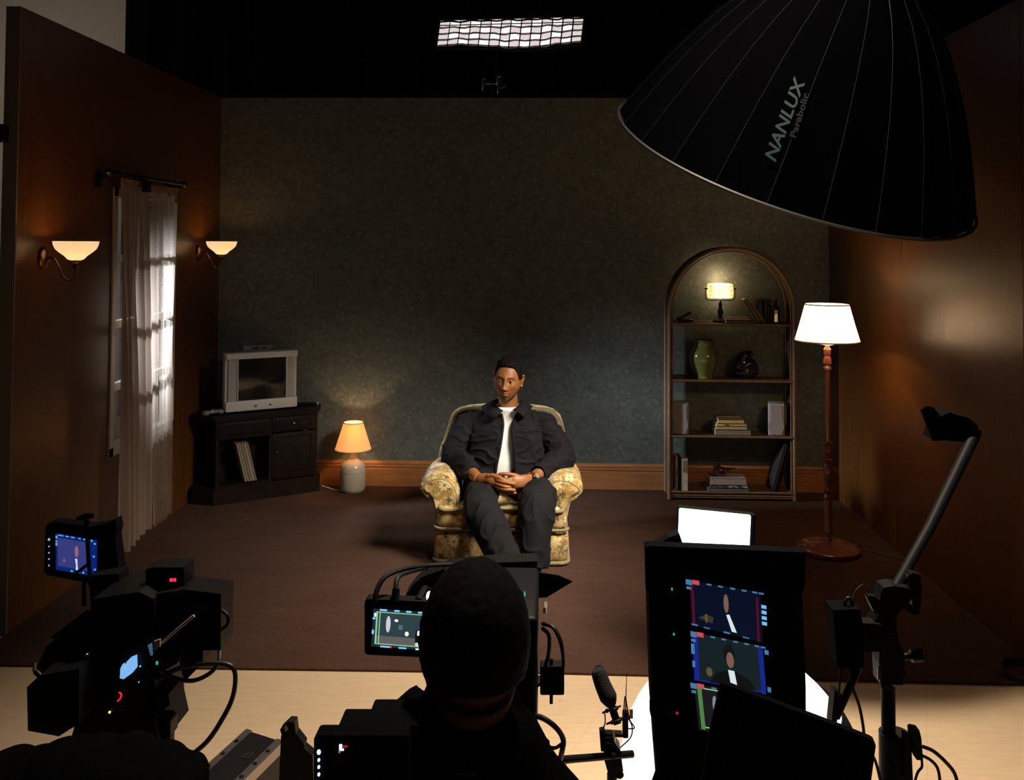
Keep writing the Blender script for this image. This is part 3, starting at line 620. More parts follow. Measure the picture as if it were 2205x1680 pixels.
# third shelf: two speakers and a pile of books
z = SZ[2]
SPG = mat('speaker_grille_grey', (.23, .20, .19), .6); t = NT(SPG); q = t.n('ShaderNodeTexVoronoi'); q.inputs['Scale'].default_value = 190; t.l(t.coord(), q.inputs['Vector']); t.col(t.ramp(q.outputs['Distance'], [(.2, (.15, .135, .13)), (.5, (.27, .24, .23))]))
SPB = mat('speaker_silver', (.42, .43, .44), .35, .3)
for px, lb, rz in ((1465.5, 'small silver speaker with grey grille at the left end of the third shelf', -.13), (1672, 'small silver speaker with grey grille at the right end of the third shelf', -.23)):
    O = V(sx(px)+(.0 if px < 1500 else 0), YS-.02, z); s = empty('speaker', O, rz, lb, 'speaker', 'pair of shelf speakers')
    MB().box((0, 0, .118), (.118, .14, .235), bev=.004).build('cabinet', SPB, s)
    pg = [V(-.038, -.072, .008), V(.038, -.072, .008), V(.042, -.072, .03), V(.053, -.072, .055), V(.055, -.072, .08), V(.050, -.072, .10), V(.042, -.072, .118), V(.040, -.072, .228), V(-.040, -.072, .228), V(-.042, -.072, .118), V(-.050, -.072, .10), V(-.055, -.072, .08), V(-.053, -.072, .055), V(-.042, -.072, .03)]
    MB().prism(pg, (0, -.008, 0)).build('grille', SPG, s, smooth=False)
g = 'pile of books on the third shelf'; zz = z
for px, w, h, c, lb, tx in ((1574, .262, .042, (.26, .21, .14), 'wide two-tone grey beige book at the bottom of the third shelf pile', [(.0, .004, .125, .038)]), (1571, .226, .026, (.52, .42, .24), 'cream book second from the bottom of the third shelf pile', None), (1571, .220, .019, (.60, .50, .30), 'cream book with dark spine lettering in the third shelf pile', [(-.05, .006, -.018, .013), (.005, .008, .012, .012), (.05, .008, .055, .012)]), (1570, .190, .030, (.62, .46, .14), 'yellow book near the top of the third shelf pile', [(.03, .01, .03, .02)]), (1568, .178, .014, (.16, .11, .05), 'thin brown book topmost on the third shelf pile', None)):
    r = book(sx(px), YS-.03+.004*(w < .2), zz, w, .15, h, c, lb, g, text=tx if w != .262 else None)
    zz += h
# bottom shelf
z = SZ[3]; g = 'upright books at the left of the bottom shelf'
for px, w, h, c, lb, tx in ((1450.5, .012, .245, (.30, .09, .05), 'slim red brown upright book against the left post of the bottom shelf', None), (1454.5, .018, .245, (.56, .50, .38), 'cream upright book second in the bottom shelf row', [(-.003, .06, .003, .066), (-.002, .10, .002, .17)]), (1459, .010, .240, (.05, .06, .07), 'dark slim upright book in the bottom shelf row', None), (1462.6, .012, .240, (.03, .04, .05), 'near-black upright book left of the lettered white one', None)):
    book(sx(px), YS-.02, z, w, .16, h, c, lb, g, False, text=tx)
wb = book(sx(1471.5), YS-.03, z, .046, .17, .235, (.62, .57, .45), 'thick cream upright book with dark spine lettering, rightmost of the row', g, False)
def spine_text(s, x, z, size, parent, name='spine_lettering', w=1.0, y=-.0862, m=None):
    cu = bpy.data.curves.new('t', 'FONT'); cu.body = s; cu.size = size; cu.extrude = .0002; cu.align_x = 'LEFT'; cu.offset = .0006
    o = bpy.data.objects.new('t', cu); COL.objects.link(o); dg = bpy.context.evaluated_depsgraph_get(); me = bpy.data.meshes.new_from_object(o.evaluated_get(dg)); bpy.data.objects.remove(o)
    q = bpy.data.objects.new(name, me); COL.objects.link(q); me.materials.append(m or MATS['spine_ink']); q.parent = parent
    q.rotation_euler = (PI/2, PI/2, 0); q.location = (x, y, z); q.scale = (w, 1, 1); return q
mat('spine_ink', (.02, .02, .02), .7)
spine_text('KILLER RANCO', .004, .225, .017, wb, w=.82); spine_text('& TOCO & UNDER', -.013, .225, .014, wb, w=.75); spine_text('?', -.004, .075, .022, wb)
g = 'stacked books on the bottom shelf'
book(sx(1563), YS-.02, z, .305, .19, .022, (.16, .17, .20), 'wide grey book at the bottom of the lowest stack', g)
mm = mat('mottled_cover', (.1, .1, .1), .5); t = NT(mm); t.col(t.ramp(t.noise(t.coord(), 22, 2), [(.49, (.06, .08, .11)), (.53, (.42, .42, .42))]))
book(sx(1565), YS-.02, z+.022, .275, .18, .022, (.14, .17, .21), 'blue grey book with white patches in the lowest stack', g, mat_=mm)
book(sx(1564), YS-.025, z+.044, .262, .17, .050, (.42, .36, .34), 'thick pale book on top of the lowest stack, under the glass bird', g)
D0 = V(sx(1549), YS-.05, z+.094); bd = empty('glass_bird', D0, 0, 'dark purple glass bird ornament perched on the pale book', 'ornament')
mb = MB(); mb.sphere(D0+V(0, 0, .038), (.052, .036, .037)); mb.sphere(D0+V(-.022, 0, .075), (.024, .022, .024)); mb.tube([D0+V(.02, 0, .045), D0+V(.07, 0, .055), D0+V(.115, 0, .064)], [.024, .012, .004], 10); mb.tube([D0+V(-.04, 0, .076), D0+V(-.055, 0, .074)], [.008, .002], 8)
mb = remesh(mb, .003, iters=4); mb.v = [V(p.x, p.y, max(p.z, D0.z+.0005)) for p in mb.v]; mb.build('bird_body', mat('purple_glass', (.03, .006, .012), .06, coat=.8), bd, O=D0, ang=180)
book(sx(1661), YS, z+.001, .024, .20, .36, (.022, .016, .016), 'large dark album leaning against the right post of the bottom shelf', 'albums on the bottom shelf', False, tilt=.27)
book(sx(1670.5), YS, z+.001, .016, .18, .33, (.03, .02, .02), 'second dark album behind the leaning one at the right post', 'albums on the bottom shelf', False, tilt=.27)

# ---------------------------------------------------------------- armchair
AC = V(-.259, 5.85, .010); ac = empty('armchair', AC, 0, 'low scroll-arm armchair in gold floral tapestry in the middle of the carpet', 'armchair')
cx = AC.x
def rrect(x0, x1, y0, y1, r, n=6):
    o = []
    for (a, b, s) in ((x1-r, y1-r, 0), (x0+r, y1-r, 1), (x0+r, y0+r, 2), (x1-r, y0+r, 3)):
        for i in range(n+1):
            t = PI/2*(s+i/n); o.append((a+r*math.cos(t), b+r*math.sin(t)))
    return o
def slab(mb, x0, x1, y0, y1, z0, z1, r, puff, rows=9, e=.03):
    rs = []
    for i in range(rows+1):
        t = i/rows; q = puff*(1-(2*t-1)**4)-e*(abs(2*t-1)**8)
        rs.append([V(x, y, z0+(z1-z0)*t) for x, y in rrect(x0-q, x1+q, y0-q, y1+q, max(r+q, .01))])
    mb.rings(rs)
mb = MB(); slab(mb, cx-.385, cx+.395, 5.545, 6.25, .012, .205, .05, .012); mb.build('seat_base', TAP, ac, O=AC, ang=60)
mb = MB(); q = rrect(cx-.394, cx+.404, 5.538, 6.26, .06); mb.tube([V(x, y, .026) for x, y in q+[q[0]]], .0125, 8); mb.build('fringe', TRIM, ac, O=AC, ang=180)
mb = MB(); q = rrect(cx-.392, cx+.402, 5.538, 6.0, .05); mb.tube([V(x, y, .206-.012*math.cos(PI*(x-cx)/.4)) for x, y in q[7:]], .010, 8); mb.build('seam_piping', TRIM, ac, O=AC, ang=180)
# cushion (T shape)
mb = MB(); slab(mb, cx-.368, cx+.378, 5.545, 5.68, .212, .342, .05, .014); slab(mb, cx-.25, cx+.26, 5.60, 6.15, .215, .345, .04, .008); mb = remesh(mb, .008, iters=3); mb.build('seat_cushion', TAP, ac, O=AC, ang=180)
mb = MB(); mb.tube([V(cx-.36, 5.62, .333), V(cx-.355, 5.545, .330), V(cx-.30, 5.528, .330), V(cx-.2, 5.528, .342), V(cx, 5.528, .345), V(cx+.2, 5.528, .342), V(cx+.31, 5.528, .330), V(cx+.365, 5.545, .330), V(cx+.37, 5.62, .333)], .012, 8, sm=4); mb.build('cushion_piping', TRIM, ac, O=AC, ang=180)
# arms: section swept front to back, scrolled outwards
sec = [(0, .20), (0, .33), (-.004, .40), (.012, .455), (.05, .497), (.10, .514), (.155, .508), (.20, .485), (.232, .452), (.236, .425), (.215, .405), (.185, .395), (.165, .365), (.152, .32), (.142, .26), (.140, .20), (.143, .03), (.0, .03)]
for s in (-1, 1):
    rs = []
    for (y, k, dz, dn) in ((5.600, .80, 0, 0), (5.606, .93, 0, 0), (5.622, 1.0, 0, 0), (5.68, 1.02, .006, 0), (5.80, 1.0, .018, 0), (5.95, .97, .03, .0), (6.10, .90, .035, .0), (6.22, .75, .02, 0)):
        rs.append([V(cx+s*(.255+.07+(u-.07)*k), y, .27+(z-.27)*(k if z > .1 else 1)+(dz if z > .3 else 0)) for u, z in sec])
    mb = MB(); mb.rings(rs); mb = remesh(mb, .007, iters=5); a = mb.build('armrest', TAP, ac, O=AC, ang=180)
    # facing panel and its rope edge on the front of the arm
    q = [(.012, .215), (.010, .33), (.012, .40), (.03, .448), (.065, .480), (.105, .492), (.15, .486), (.19, .465), (.216, .440), (.205, .425), (.175, .41), (.152, .375), (.138, .32), (.130, .26), (.128, .215)]
    fp = [V(cx+s*(.255+u), 5.600, z) for u, z in q]
    mb = MB(); mb.rings([[V(p.x+(cx+s*.33-p.x)*g, y, p.z+(.38-p.z)*g*.5) for p in fp] for y, g in ((5.612, 0), (5.598, 0), (5.590, .10))]); mb.build('arm_facing', TAP, a, O=AC)
    mb = MB(); mb.tube(fp[1:-1], .0055, 8, sm=3); mb.build('arm_piping', TRIM, a, O=AC, ang=180)
# backrest
prof = [(.30, .30), (.33, .38), (.415, .45), (.435, .48), (.425, .54), (.395, .62), (.375, .70), (.355, .752), (.315, .785), (.25, .800), (.12, .812), (0, .815)]
outl = [(x, z) for x, z in prof]+[(-x, z) for x, z in reversed(prof[:-1])]
def bY(z): return 6.10+.20*(z-.30)/.5
rs = []
for dy, g in ((-.005, .86), (-.035, .96), (-.03, 1.0) if 0 else (-.02, 1.0), (.04, 1.03), (.11, 1.0), (.14, .92)):
    rs.append([V(cx+x*g, bY(z)+dy, .5+(z-.5)*(1+(g-1)*.8)) for x, z in outl])
mb = MB(); mb.rings(rs); mb = remesh(mb, .009, iters=4); mb.build('backrest', TAP, ac, O=AC, ang=180)
mb = MB(); mb.tube([V(cx+x*.965, bY(z)-.030, .5+(z-.5)*.972) for x, z in outl], .019, 8, sm=3); mb.build('back_piping', m_fabric('dark_piping', (.05, .04, .025), (.26, .21, .12), 90, .9, .8), ac, O=AC, ang=180)

# ---------------------------------------------------------------- people
def gs(x, s): return math.exp(-(x*x)/(2*s*s))
def head_r(d, s=1.0, female=False):
    """point of the head surface for unit direction d=(x right, f forward, z up), in metres, eye level z=0"""
    dx, df, dz = d
    x = .074*dx; f = (.093 if df > 0 else .100)*df; z = .117*dz
    z0 = z
    if z < 0:
        t = -z/.117
        x *= 1-.22*t**2.0; f *= (1-.03*t) if df > 0 else (1-.50*t)
        if df > 0: f += .010*t*df; z -= .004*t
    else:
        x *= 1+.03*math.sin(PI*z/.117); f *= 1+.02*math.sin(PI*z/.117)
    if df > 0:
        w = min(1, df*2.5); a = abs(x)
        o = 0
        o += .0045*gs(a-.026, .018)*gs(z-.021, .008)
        o -= .0105*gs(a-.031, .014)*gs(z-.002, .011)
        o += .0035*gs(a-.031, .010)*gs(z+.012, .006)
        o += .013*gs(a, .0065)*gs(z+.008, .022)
        o += .021*gs(a, .0100)*gs(z+.037, .0105)
        o += .015*gs(a-.0140, .0052)*gs(z+.041, .0062)
        o -= .006*gs(a-.008, .003)*gs(z+.0475, .003)
        o += .0045*gs(a-.046, .016)*gs(z+.024, .014)
        o -= .0045*gs(a-.045, .016)*gs(z+.062, .018)
        o += .006*gs(a, .021)*gs(z+.066, .016)
        o += .0050*gs(a, .016)*gs(z+.0605, .0040)
        o += .0065*gs(a, .014)*gs(z+.0735, .0050)
        o -= .0050*gs(a, .020)*gs(z+.0665, .0016)
        o -= .0045*gs(a, .014)*gs(z+.084, .0045)
        o += .0075*gs(a, .017)*gs(z+.104, .012)
        f += o*w
    return V(x, f, z)*s
def head_mesh(off, s, T, nu=120, nv=96, zmin=None):
    """closed surface at head + off(local point); T maps local (x,f,z) to world"""
    rs = []
    for i in range(nv+1):
        ph = PI*i/nv; st = max(math.sin(ph), 1e-3); r = []
        for j in range(nu):
            # more columns towards the face
            t = 2*PI*j/nu; t = t-.35*math.sin(t)*1.0
            d = (st*math.sin(t), st*math.cos(t), -math.cos(ph)); p = head_r(d, 1.0)
            o = off(p, d) if off else 0
            q = (p+V(*d)*o)*s
            r.append(T(q))
        rs.append(r)
    mb = MB(); mb.rings(rs); return mb
def ss(x, a, b): t = max(0, min(1, (x-a)/(b-a))); return t*t*(3-2*t)

HS = 1.15; HC = at(1094, 818, 5.93)
HR = Matrix.Rotation(-.14, 3, 'Z')@Matrix.Rotation(.085, 3, 'Y')@Matrix.Rotation(-.01, 3, 'X')
def TH(q): return HC+HR@V(q.x, -q.y, q.z)
PO = V(-.24, 5.45, .010)
SKIN = mat('brown_skin', (.34, .145, .05), .5, spec=.4); t = NT(SKIN)
SKIN.node_tree.nodes['Principled BSDF'].inputs['Subsurface Weight'].default_value = .08
SKIN.node_tree.nodes['Principled BSDF'].inputs['Subsurface Radius'].default_value = (.01, .004, .002)
t.col(t.ramp(t.noise(t.coord(), 30, 4), [(.3, (.215, .075, .018)), (.7, (.275, .104, .027))]))
man = empty('person', PO, 0, 'seated man in open black jacket and white t-shirt with hands clasped in his lap', 'person')
body = MB(); hm = head_mesh(None, HS, TH); body.v += hm.v; body.f += hm.f
def into(dst, src): b = len(dst.v); dst.v += src.v; dst.f += [(tuple(b+i for i in f), m) for f, m in src.f]
# ears
for s in (-1, 1):
    e = [(.0, -.004, .018), (.011, -.010, .030), (.015, -.018, .028), (.014, -.022, .012), (.009, -.017, -.008), (.004, -.008, -.026), (.0, -.002, -.022)]
    pts = [TH(V(s*(.070+a*.9), b-.006, c)*HS) for a, b, c in e]; body.tube(pts, [.006, .0065, .006, .0065, .006, .0072, .006], 8, sm=4)
    body.sphere(TH(V(s*.0745, -.015, .004)*HS), (.005*HS, .015, .026), 10, 8)
# neck and trunk
nb = at(1096, 905, 6.02)
body.tube([TH(V(0, -.030, -.03)), TH(V(0, -.034, -.085)), nb+V(0, -.025, .035), nb+V(0, .01, -.03)], [.060, .060, .062, .075], 20, sm=4)
SHZ = .765; SY = 6.03
body.tube([V(cx+.02, SY+.02, .78), V(cx+.02, SY, .70), V(cx+.01, SY-.01, .58), V(cx, SY-.03, .46), V(cx, 5.98, .38)], [.11, .155, .15, .14, .15], 20, flat=.68, hint=V(0, 1, 0))
SHL, SHR = V(-.475, 6.03, .742), V(-.02, 6.02, .755)
ELL, ELR = V(-.575, 5.93, .555), V(.118, 5.90, .565)
WRL, WRR = at(1030, 1031, 5.60), at(1146, 1031, 5.62)
for a, b, c in ((SHL, ELL, WRL), (SHR, ELR, WRR)):
    body.tube([a, (a+b)/2, b, b*.7+c*.3, b*.15+c*.85, c], [.062, .055, .047, .048, .036, .031], 16, sm=3)
HIPL, HIPR = V(cx-.10, 6.0, .40), V(cx+.11, 6.0, .40)
KNL, KNR = V(-.365, 5.42, .380), V(-.045, 5.42, .388)
ANL, ANR = V(-.175, 5.15, .105), V(-.060, 5.30, .10)
for a, b, c in ((HIPL, KNL, ANL), (HIPR, KNR, ANR)):
    body.tube([a, (a+b)/2, b, b*.7+c*.3, c], [.085, .075, .055, .052, .035], 14, sm=3)
# hands: palms and five separate fingers each
def hp(x, y, d): return at(x, y, d)
def finger(pts, r): body.tube([hp(*p) for p in pts], r, 10, sm=4); body.sphere(hp(*pts[-1]), r[-1]*1.0, 10, 8)
R1 = .0098
# right hand (left in the picture)
body.tube([WRL+(ELL-WRL)*.16, WRL, hp(1046, 1031, 5.575), hp(1058, 1034, 5.555), hp(1068, 1038, 5.54)], [.034, .031, .033, .036, .032], 16, sm=4, flat=.62, hint=V(0, 1, 0))
finger([(1066, 1029, 5.54), (1076, 1030, 5.520), (1088, 1035, 5.512), (1098, 1036.5, 5.520)], [.0125, .0115, .0105, .0095])
finger([(1069, 1034, 5.53), (1080, 1037.5, 5.508), (1093, 1040, 5.502), (1107, 1042.5, 5.512)], [.0125, .0115, .0105, .0095])
finger([(1067, 1041, 5.53), (1077, 1045, 5.508), (1087, 1048, 5.500), (1098, 1048.5, 5.508)], [.0125, .0115, .0105, .0095])
finger([(1064, 1045, 5.54), (1075, 1051, 5.512), (1089, 1054.5, 5.500), (1108, 1055.5, 5.508)], [.0125, .0115, .0105, .0092])
finger([(1064, 1044, 5.55), (1076, 1056, 5.53), (1092, 1062, 5.52), (1110, 1062, 5.525)][:4], [.012, .0105, .0095, .0085])
finger([(1050, 1026, 5.56), (1062, 1024, 5.545), (1074, 1027, 5.54), (1084, 1027, 5.545)], [.015, .0125, .0115, .0105])
# left hand (right in the picture)
body.tube([WRR+(ELR-WRR)*.16, WRR, hp(1134, 1034, 5.585), hp(1122, 1037, 5.56), hp(1108, 1038, 5.545), hp(1100, 1038, 5.54)], [.034, .031, .034, .039, .040, .033], 16, sm=4, flat=.60, hint=V(0, 1, 0))
finger([(1115, 1026, 5.56), (1102, 1022.5, 5.545), (1088, 1020.5, 5.535), (1076, 1021, 5.54)], [.015, .0125, .0110, .0095])
for a, b in ((1033.5, 5.535), (1043.5, 5.522), (1051.0, 5.525), (1058, 5.53)):
    finger([(1108, a-1, b+.015), (1094, a-.5, b-.003), (1081, a+1, b+.006), (1074, a+2, b+.03)], [.0120, .0112, .0105, .0095])
bm_ = remesh(body, .0030, iters=2)
bo = bm_.build('body', SKIN, man, O=PO, ang=180)
# eyes, lids, brows, lips
for s in (-1, 1):
    ec = V(s*.0305, .0765, .001)
    MB().sphere(TH(ec*HS), .0118*HS, 20, 16).build('eye', mat('eye_white', (.30, .24, .20), .3), man, O=PO)
    ec_ = TH(ec*HS); ic = ec_+(CP-V(.9, 0, .15)-ec_).normalized()*.0118; MB().sphere(ic, (.0054*HS, .0030, .0054*HS), 16, 10, rot=HR).build('iris', mat('dark_iris', (.025, .012, .008), .08), man, O=PO)
    for up_, sg in ((.55, 1), (-1, -1)):
        mb = MB(); rs = []
        for i in range(7):
            a = (math.radians(26)+math.radians(76)*i/6) if sg > 0 else (math.radians(-26)-math.radians(50)*i/6)
            rs.append([TH((ec+V(.0128*math.sin(b)*math.cos(a)*1.12, .0125*math.cos(b)*math.cos(a), .0128*math.sin(a)-.003*abs(math.sin(b))*(1 if sg > 0 else -.8)))*HS) for b in [PI*(-.55+1.1*j/14) for j in range(15)]])
        mb.rings(rs, cap=False, closed=False); o = mb.build('eyelid', SKIN, man, O=PO, ang=180); o.modifiers.new('s', 'SOLIDIFY').thickness = .0022
for s in (-1, 1):
    npt = V(s*.0085, .1085, -.0452)
    MB().sphere(TH(npt*HS), (.0040, .0045, .0026), 10, 8, rot=HR).build('nostril', mat('nostril_dark', (.03, .012, .006), .8), man, O=PO)
HAIRM = mat('black_hair', (.005, .0035, .0035), .85, spec=.08); BEARD = mat('short_beard', (.10, .043, .018), .9, spec=.2)
def hair_off(p, d):
    # hairline: front at z .062, temples squared, sides down to the ear top, nape
    a = abs(p.x); zt_ = .076-.010*(a/.05)**2
    m1 = ss(p.z, zt_-.003, zt_+.003)
    m2 = ss(.046+.25*max(0, p.z-.02)-p.y, -.003, .003)*ss(p.z, .006, .014)
    m3 = ss(-.012-p.y, -.004, .004)*ss(p.z, -.048, -.040)
    m_ = max(m1, m2, m3)
    top = ss(p.z, .045, .10); side = .004
    w = noise.noise(p*170)*.0035+noise.noise(p*90)*.002
    return (side+.012*top+w*(.4+top))*m_-.012*(1-m_)
hb = head_mesh(hair_off, HS, TH, 170, 130); hb.build('hair', HAIRM, man, O=PO, ang=180)
def brow_off(p, d):
    a = abs(p.x); zc = .0205+.003*(1-((a-.034)/.02)**2)
    m_ = (ss(a, .013, .017)*(1-ss(a, .047, .051))*gs(p.z-zc, .0025)) if p.y > 0 else 0
    return -.004+.0053*min(1, m_*1.3)
head_mesh(brow_off, HS, TH, 260, 260).build('eyebrows', BEARD, man, O=PO, ang=180)
def beard_off(p, d):
    if p.y < .005: return -.006
    a = abs(p.x); n_ = noise.noise(p*260)*.35
    jaw = 1-ss(p.z, -.116+1.3*max(0, a-.012), -.104+1.5*max(0, a-.014))
    gt = gs(a, .010)*gs(p.z+.098, .007)*.9
    mous = gs(p.z+.0545, .0022)*(1-ss(a, .018, .024))*.62
    return -.004+.0050*min(1, max(jaw, gt, mous)*(1+n_*.2))
head_mesh(beard_off, HS, TH, 200, 200).build('beard', BEARD, man, O=PO, ang=180)
def lip_off(p, d):
    if p.y < 0: return -.006
    a = abs(p.x); k_ = 1-ss(a, .019, .024); u = k_*max(gs(p.z+.0612, .0030), gs(p.z+.0730, .0042)); return -.0035+.0052*min(1, u*1.5)
head_mesh(lip_off, HS, TH, 200, 260).build('lips', mat('lip_skin', (.27, .095, .055), .4), man, O=PO, ang=180)
MB().sphere(TH(V(.0785, -.010, -.027)*HS), .0042, 10, 8).build('ear_stud', mat('ear_stud_bright', (.9, .9, .9), .1, .5), man, O=PO)

# t-shirt
SH = m_fabric('white_cotton', (.76, .76, .72), (.86, .86, .82), 300)
def ell(cxx, cyy, z, a, b, n=48, p=2.4, tilt=0):
    o = []
    for j in range(n):
        t_ = 2*PI*j/n; c_, s_ = math.cos(t_), math.sin(t_)
        o.append(V(cxx+a*math.copysign(abs(c_)**(2/p), c_), cyy+b*math.copysign(abs(s_)**(2/p), s_), z+tilt*s_))
    return o
mb = MB(); nk = at(1094, 884, 5.93)
# rows: z, centre y, half width, half depth
rows = [(.40, 5.97, .150, .135), (.47, 5.96, .155, .140), (.55, 5.97, .160, .135), (.63, 5.985, .170, .130), (.70, 6.0, .170, .125), (.76, 6.02, .145, .105), (.815, 6.01, .115, .100), (.845, 6.0, .090, .096), (.872, 5.99, .080, .092)]
rs = [ell(cx+.025, y, z, a, b) for z, y, a, b in rows]; rs += [[p+V(0, 0, -.006)+(V(cx+.025, 6.02, p.z)-p)*.08 for p in rs[-1]]]
mb.rings(rs, cap=True)
mb.v = [p+V(0, -.006*noise.noise(V(p.x*9, p.y*3, p.z*22)), 0)+V(0, -.004*noise.noise(p*30), 0) for p in mb.v]
mb.build('t_shirt', SH, man, O=PO, ang=180)
# jacket: open shell + sleeves + collar
JK = m_fabric('black_jacket_cloth', (.004, .0033, .0042), (.0085, .007, .0085), 300, .85, .3)
def jrow(z, cy, a, b, g0, g1, n=60, th=.012, cxx=None):
    """open ring: g0/g1 = x of the left/right front edges"""
    cxx = cx+.02 if cxx is None else cxx; outer = []; 
    def pt(t_, A, B):
        c_, s_ = math.cos(t_), math.sin(t_); p_ = 2.5
        return V(cxx+A*math.copysign(abs(c_)**(2/p_), c_), cy+B*math.copysign(abs(s_)**(2/p_), s_), z)
    def tsolve(x):                                   # front angle where x is reached (front is -y)
        u = max(-1, min(1, (x-cxx)/a)); c_ = math.copysign(abs(u)**1.25, u); return c_
    tr_ = -math.acos(max(-1, min(1, tsolve(g1)))); tl_ = -math.acos(max(-1, min(1, tsolve(g0))))+2*PI
    o = [pt(tr_+(tl_-tr_)*i/n, a, b) for i in range(n+1)]
    inn = [pt(tr_+(tl_-tr_)*i/n, a-th, b-th) for i in range(n+1)]
    return o+inn[::-1]
def jx(px, py, Y=5.86): return at(px, py, Y).x
J = [(.37, 5.97, .235, .190, 1052, 1116), (.42, 5.97, .235, .185, 1060, 1114), (.48, 5.965, .245, .180, 1067, 1112), (.55, 5.97, .255, .172, 1071, 1110), (.62, 5.98, .250, .166, 1076, 1109), (.68, 5.99, .235, .160, 1079, 1106), (.73, 6.0, .225, .148, 1081, 1104), (.77, 6.01, .205, .132, 1082, 1105), (.80, 6.02, .160, .118, 1080, 1108), (.83, 6.015, .125, .116, 1078, 1112), (.862, 6.01, .100, .110, 1070, 1119)]
mb = MB(); mb.rings([jrow(z, cy, a, b, jx(g0, 1000), jx(g1, 1000)) for z, cy, a, b, g0, g1 in J])
for a, b, c, s in ((SHL, ELL, WRL, -1), (SHR, ELR, WRR, 1)):
    cu = b*.20+c*.80
    mb.tube([a+V(-s*.07, .0, .015), a+V(s*.012, 0, -.01), (a+b)/2+V(s*.012, 0, 0), b+V(s*.0, .0, .0), b*.62+c*.38+V(0, 0, .004), cu], [.060, .080, .080, .080, .073, .056], 24, sm=5)
for e_, s in ((SHL, -1), (SHR, 1)): mb.tube([V(cx+.02+s*.07, 6.04, .835), V(cx+.02+s*.14, 6.03, .795), e_+V(-s*.01, .0, -.005)], [.035, .055, .072], 18, sm=4, flat=.9)
def wr(p, n_):
    q = V(p.x*1.0, p.y*1.0, p.z)
    a = noise.noise(V(q.x*7+q.z*6, q.y*5, q.z*11))*.010
    r_ = 1-2*abs(noise.noise(V(q.x*9+q.z*7, q.y*8, q.z*17-q.x*5)))
    return a+max(0, r_)**3*.011-.003
mb = remesh(mb, .0055, wr, 3)
jk = mb.build('jacket', JK, man, O=PO, ang=180)
# collar wings and placket, pocket flap, cuff buttons
def sheet(name, pts, th, parent, m_=None, row=None):
    mb = MB(); mb.rings(pts, cap=False, closed=False); o = mb.build(name, m_ or JK, parent, O=PO, ang=180); o.modifiers.new('s', 'SOLIDIFY').thickness = th; return o
for s, P_ in ((-1, [(1083, 884), (1070, 876), (1063, 863), (1045, 893), (1054, 902), (1068, 900)]), (1, [(1104, 882), (1116, 874), (1125, 862), (1137, 892), (1128, 899), (1112, 884)])):
    o = []
    A = [at(P_[0][0], P_[0][1], 5.885), at(P_[1][0], P_[1][1], 5.915), at(P_[2][0], P_[2][1], 5.965), at(P_[2][0]+s*-2, P_[2][1]-3, 6.03)]
    B = [at(P_[5][0], P_[5][1], 5.865), at(P_[4][0], P_[4][1], 5.862), at(P_[3][0], P_[3][1], 5.895), at(P_[3][0]+s*10, P_[3][1]-17, 6.02)]
    Mi = [(a+b)/2+V(0, -.008, .004) for a, b in zip(A, B)]
    sheet('collar', [A, Mi, B], .005, jk)
th = [(cx+.02+.098*math.cos(a), 6.03+.100*math.sin(a)) for a in [PI*(-.12+1.24*i/20) for i in range(21)]]
sheet('collar_stand', [[V(x, y, .83) for x, y in th], [V(cx+.02+(x-cx-.02)*.92, 6.03+(y-6.03)*.92, .895) for x, y in th], [V(cx+.02+(x-cx-.02)*1.18, 6.03+(y-6.03)*1.2, .85) for x, y in th]], .006, jk)
for e_ in (0, 60):
    MB().tube([jrow(z, cy, a, b, jx(g0, 1000), jx(g1, 1000))[e_]+V(0, .004, 0) for z, cy, a, b, g0, g1 in J[:-1]], .0095, 8, sm=4).build('front_placket', JK, jk, O=PO)
MB().tube([at(1126, 917, 5.823), at(1135, 923, 5.822), at(1146, 931, 5.825)], .0028, 6).build('pocket_edge', JK, jk, O=PO)
for p_ in ((1181, 1038, 5.62), (1180, 1032, 5.60)): MB().sphere(at(*p_), .004, 8, 6).build('cuff_button', CHROME, jk, O=PO)
# watch on the left wrist
dirw = (WRR-ELR).normalized(); wc = WRR-dirw*.004
wt = MB(); wt.torus(wc, .0375, .0065, dirw, 32, 8, sq=.9)
for i in range(26):
    pass
wo = wt.build('watch_bracelet', mat('gold_steel', (.75, .62, .42), .22, 1), man, O=PO)
a_, b_ = frame(dirw); out = (CP-wc); out = (out-dirw*out.dot(dirw)).normalized()
wf = wc+out*.034; MB().cyl(wf, wf+out*.012, .0215).build('watch_case', CHROME, wo, O=PO); MB().cyl(wf+out*.0115, wf+out*.0130, .0170).build('watch_dial', mat('watch_dial_m', (.35, .28, .20), .2, .5), wo, O=PO)
# trousers
TRM = m_fabric('black_trouser_cloth', (.004, .004, .0048), (.008, .0077, .009), 320, .9, .25)
mb = MB()
mb.tube([HIPL+V(.0, .05, .0), V(cx-.115, 5.85, .405), V(-.375, 5.62, .400), KNL+V(0, .06, .0), KNL+V(.0, .0, -.025), KNL*.72+ANL*.28+V(.0, -.01, 0), KNL*.40+ANL*.60, ANL+V(.005, .0, -.0), ANL+V(.015, -.01, -.04)], [.115, .108, .100, .094, .100, .102, .092, .088, .092], 26, sm=5)
mb.tube([HIPR+V(.0, .05, .0), V(cx+.125, 5.85, .405), V(-.035, 5.62, .405), KNR+V(.0, .06, .0), KNR+V(.0, .0, -.02), KNR*.66+ANR*.34+V(0, .0, 0), KNR*.3+ANR*.7, ANR+V(0, 0, -.02)], [.115, .110, .106, .104, .110, .100, .092, .090], 26, sm=5)
mb.sphere((cx, 6.0, .40), (.19, .13, .10))
